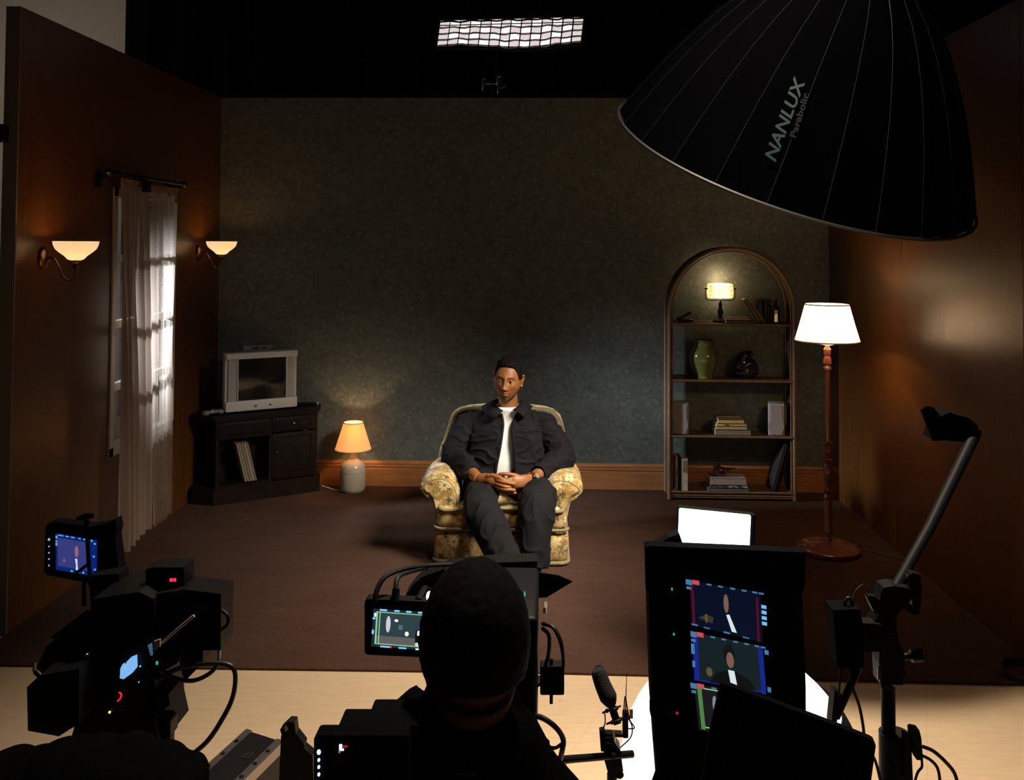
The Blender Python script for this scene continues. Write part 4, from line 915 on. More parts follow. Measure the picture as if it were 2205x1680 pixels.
def wt_(p, n_): return max(0, 1-2*abs(noise.noise(V(p.x*9+p.z*4, p.y*9, p.z*7-p.x*6))))**3*.010-.003+noise.noise(V(p.x*12, p.y*8, p.z*6+p.x*8))*.008+noise.noise(V(p.x*26, p.y*20, p.z*9))*.003
mb = remesh(mb, .0065, wt_, 3); mb.build('trousers', TRM, man, O=PO, ang=180)
# shoes
SHOE = mat('black_shoe_leather', (.012, .012, .012), .3, coat=.3)
for A_, dr_ in ((ANL, V(.30, -1, 0)), (ANR, V(.05, -1, 0))):
    d_ = dr_.normalized(); c_ = V(A_.x, A_.y, .012 if A_ is ANR else .03)
    mb = MB(); mb.tube([c_-d_*.05+V(0, 0, .05), c_+V(0, 0, .052), c_+d_*.08+V(0, 0, .045), c_+d_*.16+V(0, 0, .034), c_+d_*.20+V(0, 0, .03)], [.040, .046, .046, .036, .016], 16, sm=4, flat=.85); mb.tube([c_+V(0, 0, .05), A_], [.043, .04], 14)
    mb = remesh(mb, .005, None, 2); mb.v = [V(p.x, p.y, max(p.z, .0115)) for p in mb.v]; mb.build('shoe', SHOE, man, O=PO, ang=180)

# ================================================================ lighting rig over the set
# big parabolic softbox, mouth towards the seated man
SBX = KEY_C; AX = KEY_AX; SR_, SD = .87, .98
sa, sbb = frame(AX, V(0, 1, 0))
def sp(h, ang, dr=0): r = SR_*math.sqrt(max(.012, 1-h/SD))+dr; return SBX+AX*h+(sa*math.cos(ang)+sbb*math.sin(ang))*r
sfb = empty('parabolic_softbox', SBX, 0, 'huge black parabolic softbox hanging in from the upper right', 'softbox')
NR = 24; SBM = mat('softbox_nylon', (.0015, .0015, .002), 1., spec=0)
mb = MB(); hs = [0, .04, .11, .20, .31, .43, .55, .67, .77, .86, .93, .965]
n = NR*4
mb.rings([[sp(h, 2*PI*j/n, -.020*abs(math.sin(PI*j/4))*(1-h/SD)) for j in range(n)] for h in hs]+[[sp(h, 2*PI*j/n, -.012-.020*abs(math.sin(PI*j/4))*(1-h/SD)) for j in range(n)] for h in hs[::-1]], cap=False)
mb.build('outer_shell', SBM, sfb, O=SBX, ang=25)
mb = MB(); mb.rings([[sp(h, 2*PI*j/n, -.034) for j in range(n)] for h in hs], cap=False); mb.build('silver_lining', mat('silver_lining_m', (.75, .72, .68), .35, .7), sfb, O=SBX, ang=25)
mb = MB(); mb.tube([sp(0, 2*PI*j/96) for j in range(97)], .008, 6); mb.build('rim', mat('rim_tape', (.02, .018, .016), .5), sfb, O=SBX)
RIB = mat('rib_seam', (.022, .032, .038), .4, spec=.3)
for j in range(NR):
    MB().tube([sp(h, 2*PI*j/NR, .0018) for h in hs], .0014, 5).build('rib', RIB, sfb, O=SBX)
MB().cyl(SBX+AX*.92, SBX+AX*1.05, .10, .09, 32).build('speed_ring', BLACK, sfb, O=SBX)
lh = empty('lamp_head', SBX+AX*1.06, 0, 'black studio lamp head mounted behind the big softbox', 'studio light')
MB().cyl(SBX+AX*1.06, SBX+AX*1.40, .095, .095, 32).build('body', BLACK, lh, O=SBX+AX*1.06)
q = SBX+AX*1.22; mb = MB(); mb.tube([q+sa*.13, q+sa*.13+AX*.16, q-sa*.13+AX*.16, q-sa*.13], .012, 8); mb.build('yoke', STEEL, lh, O=SBX+AX*1.06)
# lettering wrapped on the cloth, reading up the panel
def nearest(px, py):
    best = None
    for i in range(80):
        for j in range(360):
            p = sp(.97*i/80, 2*PI*j/360); d = p-CP; z_ = d.dot(fw); x_ = PXC+F_PX*d.dot(R_)/z_; y_ = PYC-F_PX*d.dot(U_)/z_
            rr = (p-SBX-AX*(p-SBX).dot(AX)).normalized()
            if rr.dot(CP-p) < 0: continue
            e = (x_-px)**2+(y_-py)**2
            if best is None or e < best[0]: best = (e, .97*i/80, 2*PI*j/360)
    return best
def wrap_text(s, p0, p1, size, name, m_, shear=.25, off=0):
    _, h0, a0 = nearest(*p0); _, h1, a1 = nearest(*p1)
    cu = bpy.data.curves.new('t', 'FONT'); cu.body = s; cu.size = size; cu.shear = shear; cu.offset = size*.02; cu.extrude = 0; cu.resolution_u = 3
    o = bpy.data.objects.new('t', cu); COL.objects.link(o); dg = bpy.context.evaluated_depsgraph_get(); me = bpy.data.meshes.new_from_object(o.evaluated_get(dg)); bpy.data.objects.remove(o)
    bm = bmesh.new(); bm.from_mesh(me); bmesh.ops.triangulate(bm, faces=bm.faces); bmesh.ops.subdivide_edges(bm, edges=[e for e in bm.edges if e.calc_length() > size*.25], cuts=2, use_grid_fill=False); bmesh.ops.triangulate(bm, faces=bm.faces); bm.to_mesh(me); bm.free()
    wd = max(v.co.x for v in me.vertices); fs = [tuple(p.vertices) for p in me.polygons]; mb = MB()
    sgn = 1 if (sp(h0, a0+.05)-sp(h0, a0)).dot(R_) < 0 else -1
    vs = []
    for v in me.vertices:
        k_ = v.co.x/wd; h = h0+(h1-h0)*k_; a = a0+(a1-a0)*k_+sgn*(v.co.y+off)/(SR_*math.sqrt(1-h/SD)); vs.append(sp(h, a, .004))
    mb.add(vs, fs); bpy.data.meshes.remove(me)
    o = mb.build(name, m_, sfb, O=SBX, smooth=False); o.modifiers.new('s', 'SOLIDIFY').thickness = .0006; return o
LET = mat('lettering_teal', (.024, .055, .066), .5)
wrap_text('NANLUX', (1672, 352), (1737, 172), .070, 'lettering', LET)
wrap_text('Parabolic', (1716, 296), (1745, 205), .036, 'lettering', mat('lettering_dim', (.006, .009, .010), .5), 0)
# egg-crate soft light hung behind the set on its stand
E0 = at(940, 100, 8.2); E1 = at(1252, 92, 8.2); E2 = at(1258, 37, 8.0); E3 = at(947, 45, 8.0)
ec = (E0+E1+E2+E3)/4
ts = empty('grid_soft_light', ec, 0, 'long lit soft light with fabric grid hanging high behind the back wall', 'softbox')
def bil(u, v, d=0):
    p = (E0*(1-u)+E1*u)*(1-v)+(E3*(1-u)+E2*u)*v; nn = (E1-E0).cross(E3-E0).normalized()
    if nn.y > 0: nn = -nn
    sag = .02*math.sin(PI*2.2*u+.6)*(1-v)
    return p+nn*d+V(0, 0, sag)
nx, nz = 14, 4
mb = MB()
for i in range(nx): 
    for j in range(nz):
        mb.mi = (i*7+j*3) % 2 if 0 < i < nx-1 else 1
        mb.quad(bil(i/nx, j/nz), bil((i+1)/nx, j/nz), bil((i+1)/nx, (j+1)/nz), bil(i/nx, (j+1)/nz))
mb.build('diffuser', [glow('grid_glow', (1, .90, .89), 1.25), glow('grid_glow_soft', (1, .88, .87), .75)], ts, O=ec, smooth=False)
gm = m_fabric('grid_cloth', (.10, .09, .09), (.16, .14, .14), 60)
for j in range(nz+1):
    mb = MB(); mb.rings([[bil(i/(nx*2), j/nz+.02*math.sin(i*1.7+j), d)+V(0, 0, -.004*math.sin(i+j)) for i in range(nx*2+1)] for d in (0, .028)], cap=False, closed=False); mb.build('grid_strip', gm, ts, O=ec, ang=180)
for i in range(nx+1):
    mb = MB(); mb.rings([[bil(i/nx, j/8, d) for j in range(9)] for d in (0, .06)], cap=False, closed=False); o = mb.build('grid_divider', mat('grid_divider_dark', (.03, .028, .028), .9), ts, O=ec, ang=180); o.modifiers.new('s', 'SOLIDIFY').thickness = .007
mb = MB(); mb.rings([[bil(u, v, d) for u, v in ((0, 0), (1, 0), (1, 1), (0, 1))] for d in (-.02, -.12)]); mb.build('housing', BLACKM, ts, O=ec, smooth=False)
mb = MB(); mb.tube([bil(0, 0, .07), bil(.3, 0, .07), bil(.6, 0, .07), bil(1, 0, .07), bil(1, 1, .07), bil(0, 1, .07), bil(0, 0, .07)], .005, 6); mb.build('grid_hem', gm, ts, O=ec)
pt = at(1066, 185, 8.25); st = V(pt.x, 8.25, 0)
stn = empty('light_stand', st, 0, 'tall stand with chrome knobs rising behind the back wall', 'light stand')
MB().cyl(st, V(st.x, st.y, pt.z), .02).build('column', BLACK, stn, O=st)
MB().tube([V(st.x, st.y, pt.z), V(st.x+.02, st.y-.02, ec.z-.12)], .006, 8).build('spigot', mat('dark_red_rod', (.12, .04, .04), .5), stn, O=st)
mb = MB(); mb.cyl(at(1044, 182, 8.2), at(1075, 182, 8.2), .008); mb.build('cross_pin', CHROME, stn, O=st)
mb = MB(); mb.box(at(1042, 183, 8.2), (.03, .03, .11), bev=.008); mb.build('tee_handle', STEEL, stn, O=st)
mb = MB(); mb.box(at(1075, 176, 8.2), (.045, .05, .09), bev=.01); mb.box(at(1075, 195, 8.2), (.035, .05, .08), bev=.01); mb.build('grip_head', STEEL, stn, O=st)
MB().box(at(1085, 190, 8.18), (.05, .03, .02), rot=Matrix.Rotation(-.5, 3, 'Y'), bev=.005).build('knob', STEEL, stn, O=st)
for dx_ in (-.5, .5): MB().tube([V(st.x, st.y, .5), V(st.x+dx_, st.y+.3, .01)], .012, 8).build('leg', BLACK, stn, O=st)
MB().tube([V(st.x, st.y, .5), V(st.x, st.y-.55, .01)], .012, 8).build('leg', BLACK, stn, O=st)
# clamp at the edge of the left flat
p = at(2, 287, 4.40); cl = empty('flat_clamp', p, 0, 'small black clamp gripping the edge of the left flat', 'clamp')
MB().box(p, (.05, .06, .085), bev=.006).build('jaw', BLACK, cl, O=p); MB().box(p+V(-.03, 0, .035), (.07, .03, .02), bev=.004).build('handle', BLACK, cl, O=p)
# cable coil at the right end of the carpet
q = onz(2205, 1448, .02); cc = empty('cable_coil', V(q.x, q.y, .01), 0, 'dark cable coil lying on the carpet corner at the right flat', 'cable')
for i in range(3): MB().torus(V(q.x+.01*i, q.y, .016+.008*i), .10+.006*i, .004, n=40, k=6).build('loop', RUBBER, cc, O=V(q.x, q.y, .01))
# lantern softbox on the studio floor, behind the monitor tower
DR = .345; DC = at(1590, 1632, 2.80); DC.z = DR+.012; DO = V(DC.x, DC.y, 0)
dm = empty('lantern_softbox', DO, 0, 'glowing white globe lantern softbox on the floor behind the monitor tower', 'softbox')
mb = MB(); mb.sphere(DC, DR, 48, 32); mb.build('globe', glow('lantern_glow', (1, .96, .90), 1.3), dm, O=DO)
mb = MB(); rs = []
for i in range(13):
    el = -1.2+1.82*i/12
    rs.append([DC+V(math.cos(el)*math.cos(a), math.cos(el)*math.sin(a), math.sin(el))*(DR+.012) for a in [math.radians(-80)+math.radians(160)*j/24 for j in range(25)]])
mb.rings(rs, cap=False, closed=False); o = mb.build('black_skirt', BLACKM, dm, O=DO, ang=180); o.modifiers.new('s', 'SOLIDIFY').thickness = .004

# ================================================================ crew and equipment in the foreground
def pprism(mb, pts, Y, th, lean=0):
    """solid block whose near face has the measured outline at depth Y"""
    return mb.prism([at(x, y, Y) for x, y in pts], (lean, th, 0))
def rr(x0, y0, x1, y1, r, sk=0, n=4):
    o = []
    for cx_, cy_, s in ((x1-r, y1-r, 0), (x0+r, y1-r, 1), (x0+r, y0+r, 2), (x1-r, y0+r, 3)):
        for i in range(n+1):
            t_ = PI/2*(s+i/n); x, y = cx_+r*math.cos(t_), cy_+r*math.sin(t_); o.append((x, y+sk*(x-x0)))
    return o
def quadmap(tl, tr, br, bl):
    def f(u, v): return tuple((tl[i]*(1-u)+tr[i]*u)*(1-v)+(bl[i]*(1-u)+br[i]*u)*v for i in (0, 1))
    return f
BLUEL = glow('readout_blue', (.25, .60, 1), 1.1); BLUEP = glow('readout_pale', (.55, .80, 1), 1.6); REDL = glow('readout_red', (1, .12, .20), 1.1)
def cable(name, pts, r, label, cat='cable', parent=None, O=None, sm=6, m_=None):
    mb = MB(); mb.tube([at(*p) for p in pts], r, 8, sm=sm)
    O = O or at(*pts[0]); o = mb.build(name, m_ or RUBBER, parent, O=O)
    if not parent: tag(o, label, cat)
    return o
def dot(parent, O, x, y, Y, w, h, m_, name='indicator_light'):
    MB().sphere(at(x, y, Y), (w, .003, h), 10, 8).build(name, m_, parent, O=O)
def screen(parent, O, q, Y, base, items, name='screen'):
    """q: quad mapping; items: (u0,v0,u1,v1,material) or (polygon,material); flat picture on the panel"""
    mb = MB(); ms = [base]; d = .0004; mb.prism([at(*q(u, v), Y) for u, v in ((0, 0), (1, 0), (1, 1), (0, 1))], (0, .001, 0))
    for it in items:
        m_ = it[-1]
        if m_ not in ms: ms.append(m_)
        mb.mi = ms.index(m_)
        poly = [(it[0], it[1]), (it[2], it[1]), (it[2], it[3]), (it[0], it[3])] if len(it) == 5 else it[0]
        mb.add([at(*q(u, v), Y)+V(0, -d, 0) for u, v in poly], [tuple(range(len(poly)))]); d += .00006
    return mb.build(name, ms, parent, O=O, smooth=False)
def blob(cx_, cy_, a, b, n=16): return [(cx_+a*math.cos(2*PI*i/n), cy_+b*math.sin(2*PI*i/n)) for i in range(n)]

# ---- operator, seen from behind, with the middle camera
YO = 1.55; OC = at(1023, 1385, YO); OO = V(OC.x, YO+.05, 0)
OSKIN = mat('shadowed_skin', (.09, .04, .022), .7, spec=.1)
opr = empty('person', OO, 0, 'camera operator seen from behind, dark jacket, head in front of the middle camera', 'person')
ORT = Matrix.Rotation(PI-.10, 3, 'Z')
def OT(q): return OC+ORT@V(q.x, -q.y, q.z)
b2 = MB(); hm = head_mesh(None, 1.05, OT, 60, 48); b2.v += hm.v; b2.f += hm.f
for s in (-1, 1): b2.sphere(OT(V(s*.076, -.012, .0)*1.05), (.010, .018, .030), 10, 8)
nk0 = at(1010, 1530, YO+.03)
b2.tube([OC+V(0, -.01, -.05), nk0+V(0, 0, 0), nk0+V(0, -.02, -.08)], [.07, .068, .085], 18, sm=3)
SZ_ = nk0.z-.135
b2.tube([V(OC.x-.20, YO+.03, SZ_), V(OC.x-.10, YO+.02, SZ_+.05), V(OC.x, YO+.02, SZ_+.07), V(OC.x+.10, YO+.02, SZ_-.0), V(OC.x+.19, YO+.03, SZ_-.11)], [.05, .06, .07, .055, .045], 16, sm=3)
b2.tube([V(OC.x, YO+.02, SZ_+.03), V(OC.x, YO+.0, SZ_-.15), V(OC.x, YO-.03, SZ_-.45)], [.09, .13, .14], 20, sm=3, flat=.7, hint=V(0, 1, 0))
for s in (-1, 1):
    b2.tube([V(OC.x+s*.20, YO+.03, SZ_-.05*(1+s)), V(OC.x+s*.25, YO+.08, SZ_-.25), V(OC.x+s*.14, YO+.36, SZ_-.20)], [.042, .040, .030], 12, sm=3)
    hd = V(OC.x+s*.13, YO+.39, SZ_-.195); b2.sphere(hd, (.035, .045, .022), 12, 8)
    for k_ in range(4): b2.tube([hd+V((k_-1.5)*.018, .02, 0), hd+V((k_-1.5)*.018, .06, .012), hd+V((k_-1.5)*.017, .085, -.008)], [.009, .0085, .007], 8)
    b2.tube([hd+V(-s*.03, -.01, 0), hd+V(-s*.05, .02, .01), hd+V(-s*.052, .05, .012)], [.011, .010, .008], 8)
    hip = V(OC.x+s*.09, YO-.03, SZ_-.50); kn = V(OC.x+s*.17, YO+.38, .46); an = V(OC.x+s*.16, YO+.30, .07)
    b2.tube([hip, kn, an], [.08, .055, .038], 12); b2.tube([an, an+V(0, .08, -.03), an+V(0, .16, -.045)], [.036, .036, .02], 10)
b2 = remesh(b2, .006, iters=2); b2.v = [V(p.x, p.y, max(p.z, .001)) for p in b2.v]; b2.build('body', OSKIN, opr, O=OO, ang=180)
def oh(p, d):
    m_ = ss(p.z, -.055, -.04) if p.y < .03 else ss(p.z, .05, .06); w = noise.noise(p*120)*.003
    return (.012+w)*m_-.01*(1-m_)
head_mesh(oh, 1.05, OT, 80, 64).build('hair', HAIRM, opr, O=OO, ang=180)
jb = MB(); jb.tube([V(OC.x-.21, YO+.03, SZ_-.005), V(OC.x-.11, YO+.02, SZ_+.055), V(OC.x, YO+.02, SZ_+.085), V(OC.x+.11, YO+.02, SZ_-.02), V(OC.x+.20, YO+.03, SZ_-.11)], [.070, .085, .090, .075, .070], 20, sm=3)
jb.tube([V(OC.x, YO+.02, SZ_-.03), V(OC.x, YO+.0, SZ_-.17), V(OC.x, YO-.03, SZ_-.42)], [.175, .20, .19], 24, sm=3, flat=.7, hint=V(0, 1, 0))
for s in (-1, 1): jb.tube([V(OC.x+s*.195, YO+.03, SZ_-.055*(1+s)), V(OC.x+s*.26, YO+.08, SZ_-.25), V(OC.x+s*.16, YO+.33, SZ_-.205)], [.072, .064, .050], 14, sm=3)
jb.tube([nk0+V(.0, .0, -.08), nk0+V(0, 0, -.01), OC+V(0, -.005, -.115)], [.10, .088, .080], 20, sm=3)
jb = remesh(jb, .008, lambda p, n_: noise.noise(p*14)*.008, 3); jk2 = jb.build('jacket', BFAB, opr, O=OO, ang=180)
hdp = MB(); hdp.prism([at(x, y, YO) for x, y in ((835, 1548), (872, 1516), (886, 1508), (897, 1519), (930, 1530), (935, 1600), (850, 1620))], (0, .06, 0)); hdp = remesh(hdp, .006, None, 3); hdp.build('hood', BFAB, jk2, O=OO, ang=180)
stl = empty('stool', V(OC.x, YO-.05, 0), 0, 'black stool carrying the camera operator', 'stool'); so = V(OC.x, YO-.05, 0)
sh_ = SZ_-.60
MB().lathe([(.001, sh_-.04), (.17, sh_-.04), (.17, sh_-.005), (.001, sh_)], so, 32).build('seat', BLACK, stl, O=so)
for a in range(4): MB().tube([so+V(.10*math.cos(PI/4+a*PI/2), .10*math.sin(PI/4+a*PI/2), sh_-.04), so+V(.20*math.cos(PI/4+a*PI/2), .20*math.sin(PI/4+a*PI/2), 0)], .012, 8).build('leg', BLACK, stl, O=so)

# ---- middle cinema camera
YC = 1.95; MO = at(1060, 1400, YC); MO.z = 0
mcam = empty('cinema_camera', MO, 0, 'black cinema camera on a tripod in front of the operator, barn-door shade above the lens', 'camera')
mb = MB(); mb.box(at(1050, 1400, YC+.10), (.22, .30, .26), bev=.01); mb.build('body', BLACK, mcam, O=MO)
mb = MB(); mb.box(at(1130, 1400, YC+.02), (.055, .10, .18), bev=.008); mb.box(at(1125, 1500, YC+.02), (.045, .08, .10), bev=.008); mb.build('battery_plate', BLACK, mcam, O=MO)
mb = MB(); mb.cyl(at(1040, 1330, YC+.22), at(1040, 1330, YC+.42), .055, .065, 32); mb.build('lens', BLACK, mcam, O=MO)
mb = MB(); pprism(mb, [(872, 1285), (888, 1262), (908, 1243), (966, 1222), (1060, 1212), (1157, 1209), (1150, 1300), (880, 1300)], YC+.30, .06); mb.build('matte_box', BLACK, mcam, O=MO, smooth=False)
mb = MB(); pprism(mb, [(1100, 1225), (1203, 1240), (1233, 1253), (1177, 1287), (1120, 1290)], YC+.28, .004, ); mb.build('shade_flag', BLACKM, mcam, O=MO, smooth=False)
mb = MB()
for x, y in ((1174, 1303), (1173, 1315)): mb.box(at(x, y, YC), (.007, .012, .004), rot=Matrix.Rotation(.9, 3, 'X')@Matrix.Rotation(.6, 3, 'Y'))
mb.build('tape_tab', WHITEP, mcam, O=MO, smooth=False)
for x in (1085, 1106): MB().cyl(at(x, 1490, YC-.06), at(x, 1533, YC-.06), .003).build('rod', STEEL, mcam, O=MO)
dot(mcam, MO, 925, 1285, YC+.10, .0075, .012, glow('lens_lamp_white', (.65, .80, 1), 4)); dot(mcam, MO, 1130, 1279, YC+.05, .0012, .006, glow('green_glint', (.05, .9, .45), .8))  # the green mark is a glint painted as a glowing dot
mb = MB(); pprism(mb, rr(1163, 1436, 1215, 1497, 4), YC-.02, .03); tx = mb.build('video_transmitter', BLACK, mcam, O=MO, smooth=False)
for a, b in (((1187, 1440), (1187, 1419)), ((1187, 1495), (1187, 1515))): MB().cyl(at(*a, YC-.01), at(*b, YC-.01), .0035).build('antenna', BLACK, tx, O=MO)
cable('cable', [(1168, 1343, YC), (1192, 1352, YC-.02), (1208, 1385, YC-.03), (1214, 1425, YC-.02), (1212, 1442, YC-.01)], .0042, '', parent=mcam, O=MO)
cable('cable', [(1168, 1353, YC), (1182, 1370, YC-.02), (1181, 1410, YC-.02), (1170, 1445, YC-.01)], .0040, '', parent=mcam, O=MO)
cable('cable', [(1166, 1478, YC), (1172, 1490, YC-.02), (1188, 1493, YC-.02)], .003, '', parent=mcam, O=MO)
cable('cable', [(1130, 1540, YC-.05), (1165, 1545, YC-.06), (1195, 1565, YC-.06), (1212, 1590, YC-.05), (1211, 1615, YC-.05), (1202, 1650, YC)], .0055, '', parent=mcam, O=MO)
cable('cable', [(1210, 1602, YC-.05), (1195, 1611, YC-.05), (1178, 1607, YC-.04), (1165, 1598, YC)], .0035, '', parent=mcam, O=MO)
mb = MB(); pprism(mb, rr(1138, 1556, 1154, 1590, 3), YC, .04); pprism(mb, [(1143, 1612), (1175, 1609), (1184, 1618), (1183, 1640), (1143, 1640)], YC, .04); pprism(mb, [(1135, 1470), (1168, 1475), (1150, 1485), (1141, 1520), (1134, 1520)], YC, .04); mb.build('side_module', BLACK, mcam, O=MO, smooth=False)
tb = at(1050, 1480, YC+.10); mb = MB(); mb.cyl(V(MO.x, YC+.1, .95), V(MO.x, YC+.1, tb.z), .06, .05); mb.build('tripod_head', BLACK, mcam, O=MO)
for dx_, dy_ in ((-.38, .1), (.38, .1), (0, .65)): MB().tube([V(MO.x, YC+.1, .97), V(MO.x+dx_, YC+.1+dy_, .005)], [.022, .016], 10).build('tripod_leg', BLACK, mcam, O=MO)
# on-board monitor at the left of the head
mo2 = at(860, 1352, 2.05); mon = empty('on_board_monitor', mo2, 0, 'small lit monitor with green frame lines beside the operator’s head', 'monitor')
mb = MB(); pprism(mb, [(x, y+.045*(x-785)) for x, y in rr(785, 1290, 962, 1410, 8)], 2.05, .03); mb.build('housing', BLACK, mon, O=mo2, smooth=False)
q = quadmap((804, 1311), (946, 1321), (940, 1403), (799, 1392))
scb = glow('screen_night', (.02, .055, .085), .45); grn = glow('screen_green', (.35, .75, .35), .8)
S_ = [(.06, .09, 1, .92, glow('feed_dim', (.035, .07, .085), .75)), (.06, .70, 1, .92, glow('feed_floor', (.13, .125, .12), .9)), (blob(.24, .38, .035, .22), glow('feed_curtain', (.75, .70, .72), .85)), (blob(.36, .27, .028, .035), glow('feed_white', (1, .95, .95), 1.5)), (blob(.88, .33, .035, .04), glow('feed_white', (1, .95, .95), 1.5)), (blob(.53, .60, .03, .06), glow('feed_lamp', (1, .85, .6), 1.3)), (.66, .48, .76, .80, glow('feed_black', (.01, .012, .014), .5)), (.69, .50, .72, .62, glow('feed_white', (1, .95, .95), 1.5)), (blob(.70, .86, .035, .05), glow('feed_pale', (.6, .75, .75), 1)), (.40, .38, .46, .50, glow('feed_grey', (.2, .24, .25), .6)), (.84, .50, .93, .66, glow('feed_teal', (.05, .1, .11), .6)),
      (.055, .06, 1, .085, grn), (.055, .90, 1, .925, grn), (.05, .06, .075, .92, grn), (.10, .06, .115, .92, grn)]
for u in (.10, .32, .50, .68, .86): S_.append((u, -.01, u+.11-.03*(u > .3), .035, BLUEL))
for u, w in ((.14, .14), (.42, .12), (.68, .12)): S_.append((u, .955, u+w, .995, BLUEP if u == .68 else BLUEL))
S_ += [(.02, .10, .05, .20, BLUEP), (0, .22, .04, .27, BLUEL), (.0, .55, .03, .66, BLUEL), (.28, .95, .31, .99, REDL)]
screen(mon, mo2, q, 2.049, scb, S_)
cable('lead', [(808, 1295, 2.05), (812, 1270, 2.06), (830, 1242, 2.08), (870, 1226, 2.12), (920, 1219, 2.18), (970, 1216, 2.22)], [.006]*6, '', parent=mon, O=mo2)
cable('lead', [(851, 1298, 2.05), (852, 1270, 2.06), (856, 1246, 2.08), (875, 1234, 2.12), (920, 1222, 2.18)], .0055, '', parent=mon, O=mo2)
MB().cyl(at(851, 1296, 2.05), at(853, 1268, 2.06), .0085).build('plug', BLACK, mon, O=mo2)
MB().tube([at(900, 1296, 2.06), at(915, 1270, 2.12), at(960, 1290, 2.2)], .010, 8).build('mounting_arm', BLACK, mon, O=mo2)

# ---- device at the lower left of the operator
dv = at(720, 1640, 1.36); dvo = empty('handheld_monitor', dv, 0, 'black monitor back with a row of small blue lights at the operator’s left', 'monitor')
mb = MB(); pprism(mb, rr(676, 1584, 880, 1760, 9), 1.36, .03); mb.build('housing', BLACKM, dvo, O=dv, smooth=False)
mb = MB(); pprism(mb, rr(727, 1563, 900, 1700, 6), 1.40, .05); mb.build('battery', BLACKM, dvo, O=dv, smooth=False)
mb = MB(); pprism(mb, rr(793, 1540, 900, 1700, 7), 1.46, .05); mb.build('rear_module', BLACKM, dvo, O=dv, smooth=False)
for y, w in ((1620, .0030), (1637, .0020), (1652, .0020), (1668, .0021)): dot(dvo, dv, 686.5, y, 1.358, w, w*1.2, BLUEP)
MB().box(at(733.5, 1608, 1.359), (.004, .003, .006)).build('status_icon', BLUEP, dvo, O=dv); MB().box(at(736, 1614.5, 1.359), (.006, .003, .0022)).build('status_icon', BLUEP, dvo, O=dv)
MB().box(at(743, 1607.5, 1.359), (.007, .003, .002)).build('status_bar', glow('readout_dark_red', (.8, .02, .10), .45), dvo, O=dv); MB().box(at(731, 1618, 1.359), (.002, .003, .004)).build('status_bar', glow('readout_pink', (1, .2, .45), .5), dvo, O=dv)

# ---- left cinema camera
YL = 2.0; LO = at(270, 1420, YL); LO.z = 0
lc = empty('cinema_camera', LO, 0, 'black cinema camera rig at the lower left with small indicator lights', 'camera')
def part(name, pts, Y, th, m_=BLACK, par=None):
    mb = MB(); pprism(mb, pts, Y, th); return mb.build(name, m_, par or lc, O=LO, smooth=False)
part('body', [(100, 1392), (192, 1322), (200, 1290), (300, 1275), (330, 1290), (335, 1405), (333, 1490), (332, 1550), (345, 1610), (150, 1600), (160, 1566), (95, 1455), (78, 1440)], YL, .16)
part('battery', [(58, 1480), (85, 1455), (170, 1440), (170, 1560), (152, 1570), (127, 1586), (60, 1574)], YL-.08, .10)
part('monitor_post', [(192, 1240), (255, 1236), (262, 1300), (196, 1330)], YL+.1, .05)
part('wireless_receiver', [(314, 1226), (330, 1222), (395, 1222), (398, 1280), (314, 1285)], YL+.05, .06)
MB().cyl(at(385, 1236, YL+.10), at(390, 1232, YL+.20), .033, n=28).build('follow_focus_motor', BLACK, lc, O=LO)
part('power_distribution_box', [(300, 1285), (398, 1270), (476, 1279), (475, 1400), (400, 1402), (330, 1410)], YL+.02, .08)
part('top_handle', [(110, 1372), (190, 1312), (200, 1325), (130, 1385)], YL+.02, .05)
part('rail_block', [(330, 1490), (363, 1496), (366, 1517), (332, 1549), (300, 1550)], YL+.0, .08)
part('hand_grip', rr(330, 1549, 367, 1592, 8), YL+.02, .04)
part('cable_hub', [(385, 1400), (437, 1400), (437, 1425), (420, 1445), (398, 1468), (388, 1440)], YL+.03, .05)
part('support_bracket', [(335, 1410), (350, 1420), (395, 1400), (380, 1430), (340, 1452), (332, 1470)], YL+.0, .03)
MB().tube([at(333, 1398, YL-.01), at(418, 1326, YL+.0)], .0035, 8).build('silver_arm', mat('arm_anodised', (.75, .68, .58), .4, .3), lc, O=LO)
MB().prism([at(x, y, YL-.02) for x, y in ((331, 1382), (344, 1377), (344, 1394), (332, 1401))], (0, .006, 0)).build('arm_bracket', mat('arm_anodised', (.40, .36, .30)), lc, O=LO, smooth=False)
MB().prism([at(x, y, YL-.02) for x, y in ((318, 1390), (326, 1386), (328, 1412), (324, 1412))], (0, .004, 0)).build('blue_glow_plate', glow('dim_blue', (.08, .25, .4), .4), lc, O=LO, smooth=False)  # small plate given a dim blue glow in its material
MB().prism([at(x, y, YL-.012) for x, y in ((258, 1461), (259, 1440), (263, 1432), (267, 1434), (268, 1441), (272, 1440), (272, 1426), (279, 1419), (291, 1414), (292, 1440), (284, 1450), (266, 1463))], (0, .010, 0)).build('side_display', glow('display_blue', (.22, .48, .85), 1.0), lc, O=LO, smooth=False)
mb = MB(); mb.tube([at(x, y, YL-.014) for x, y in ((253, 1510), (258, 1506), (261, 1500), (261, 1494), (256, 1491))], .0017, 6); mb.build('record_button_ring', glow('record_red', (1, .02, .03), 1), lc, O=LO)
dot(lc, LO, 188, 1410, YL-.004, .0024, .0024, glow('led_lime', (.35, .9, .05), 1)); dot(lc, LO, 236, 1534, YL-.004, .0028, .0028, glow('led_yellow', (.8, .95, .2), 1)); dot(lc, LO, 338, 1428, YL-.002, .0026, .0042, glow('led_teal', (.02, .6, .3), .8))
dot(lc, LO, 302, 1435, YL-.004, .0016, .0016, BLUEL); dot(lc, LO, 299, 1469, YL-.004, .0012, .0012, BLUEL)
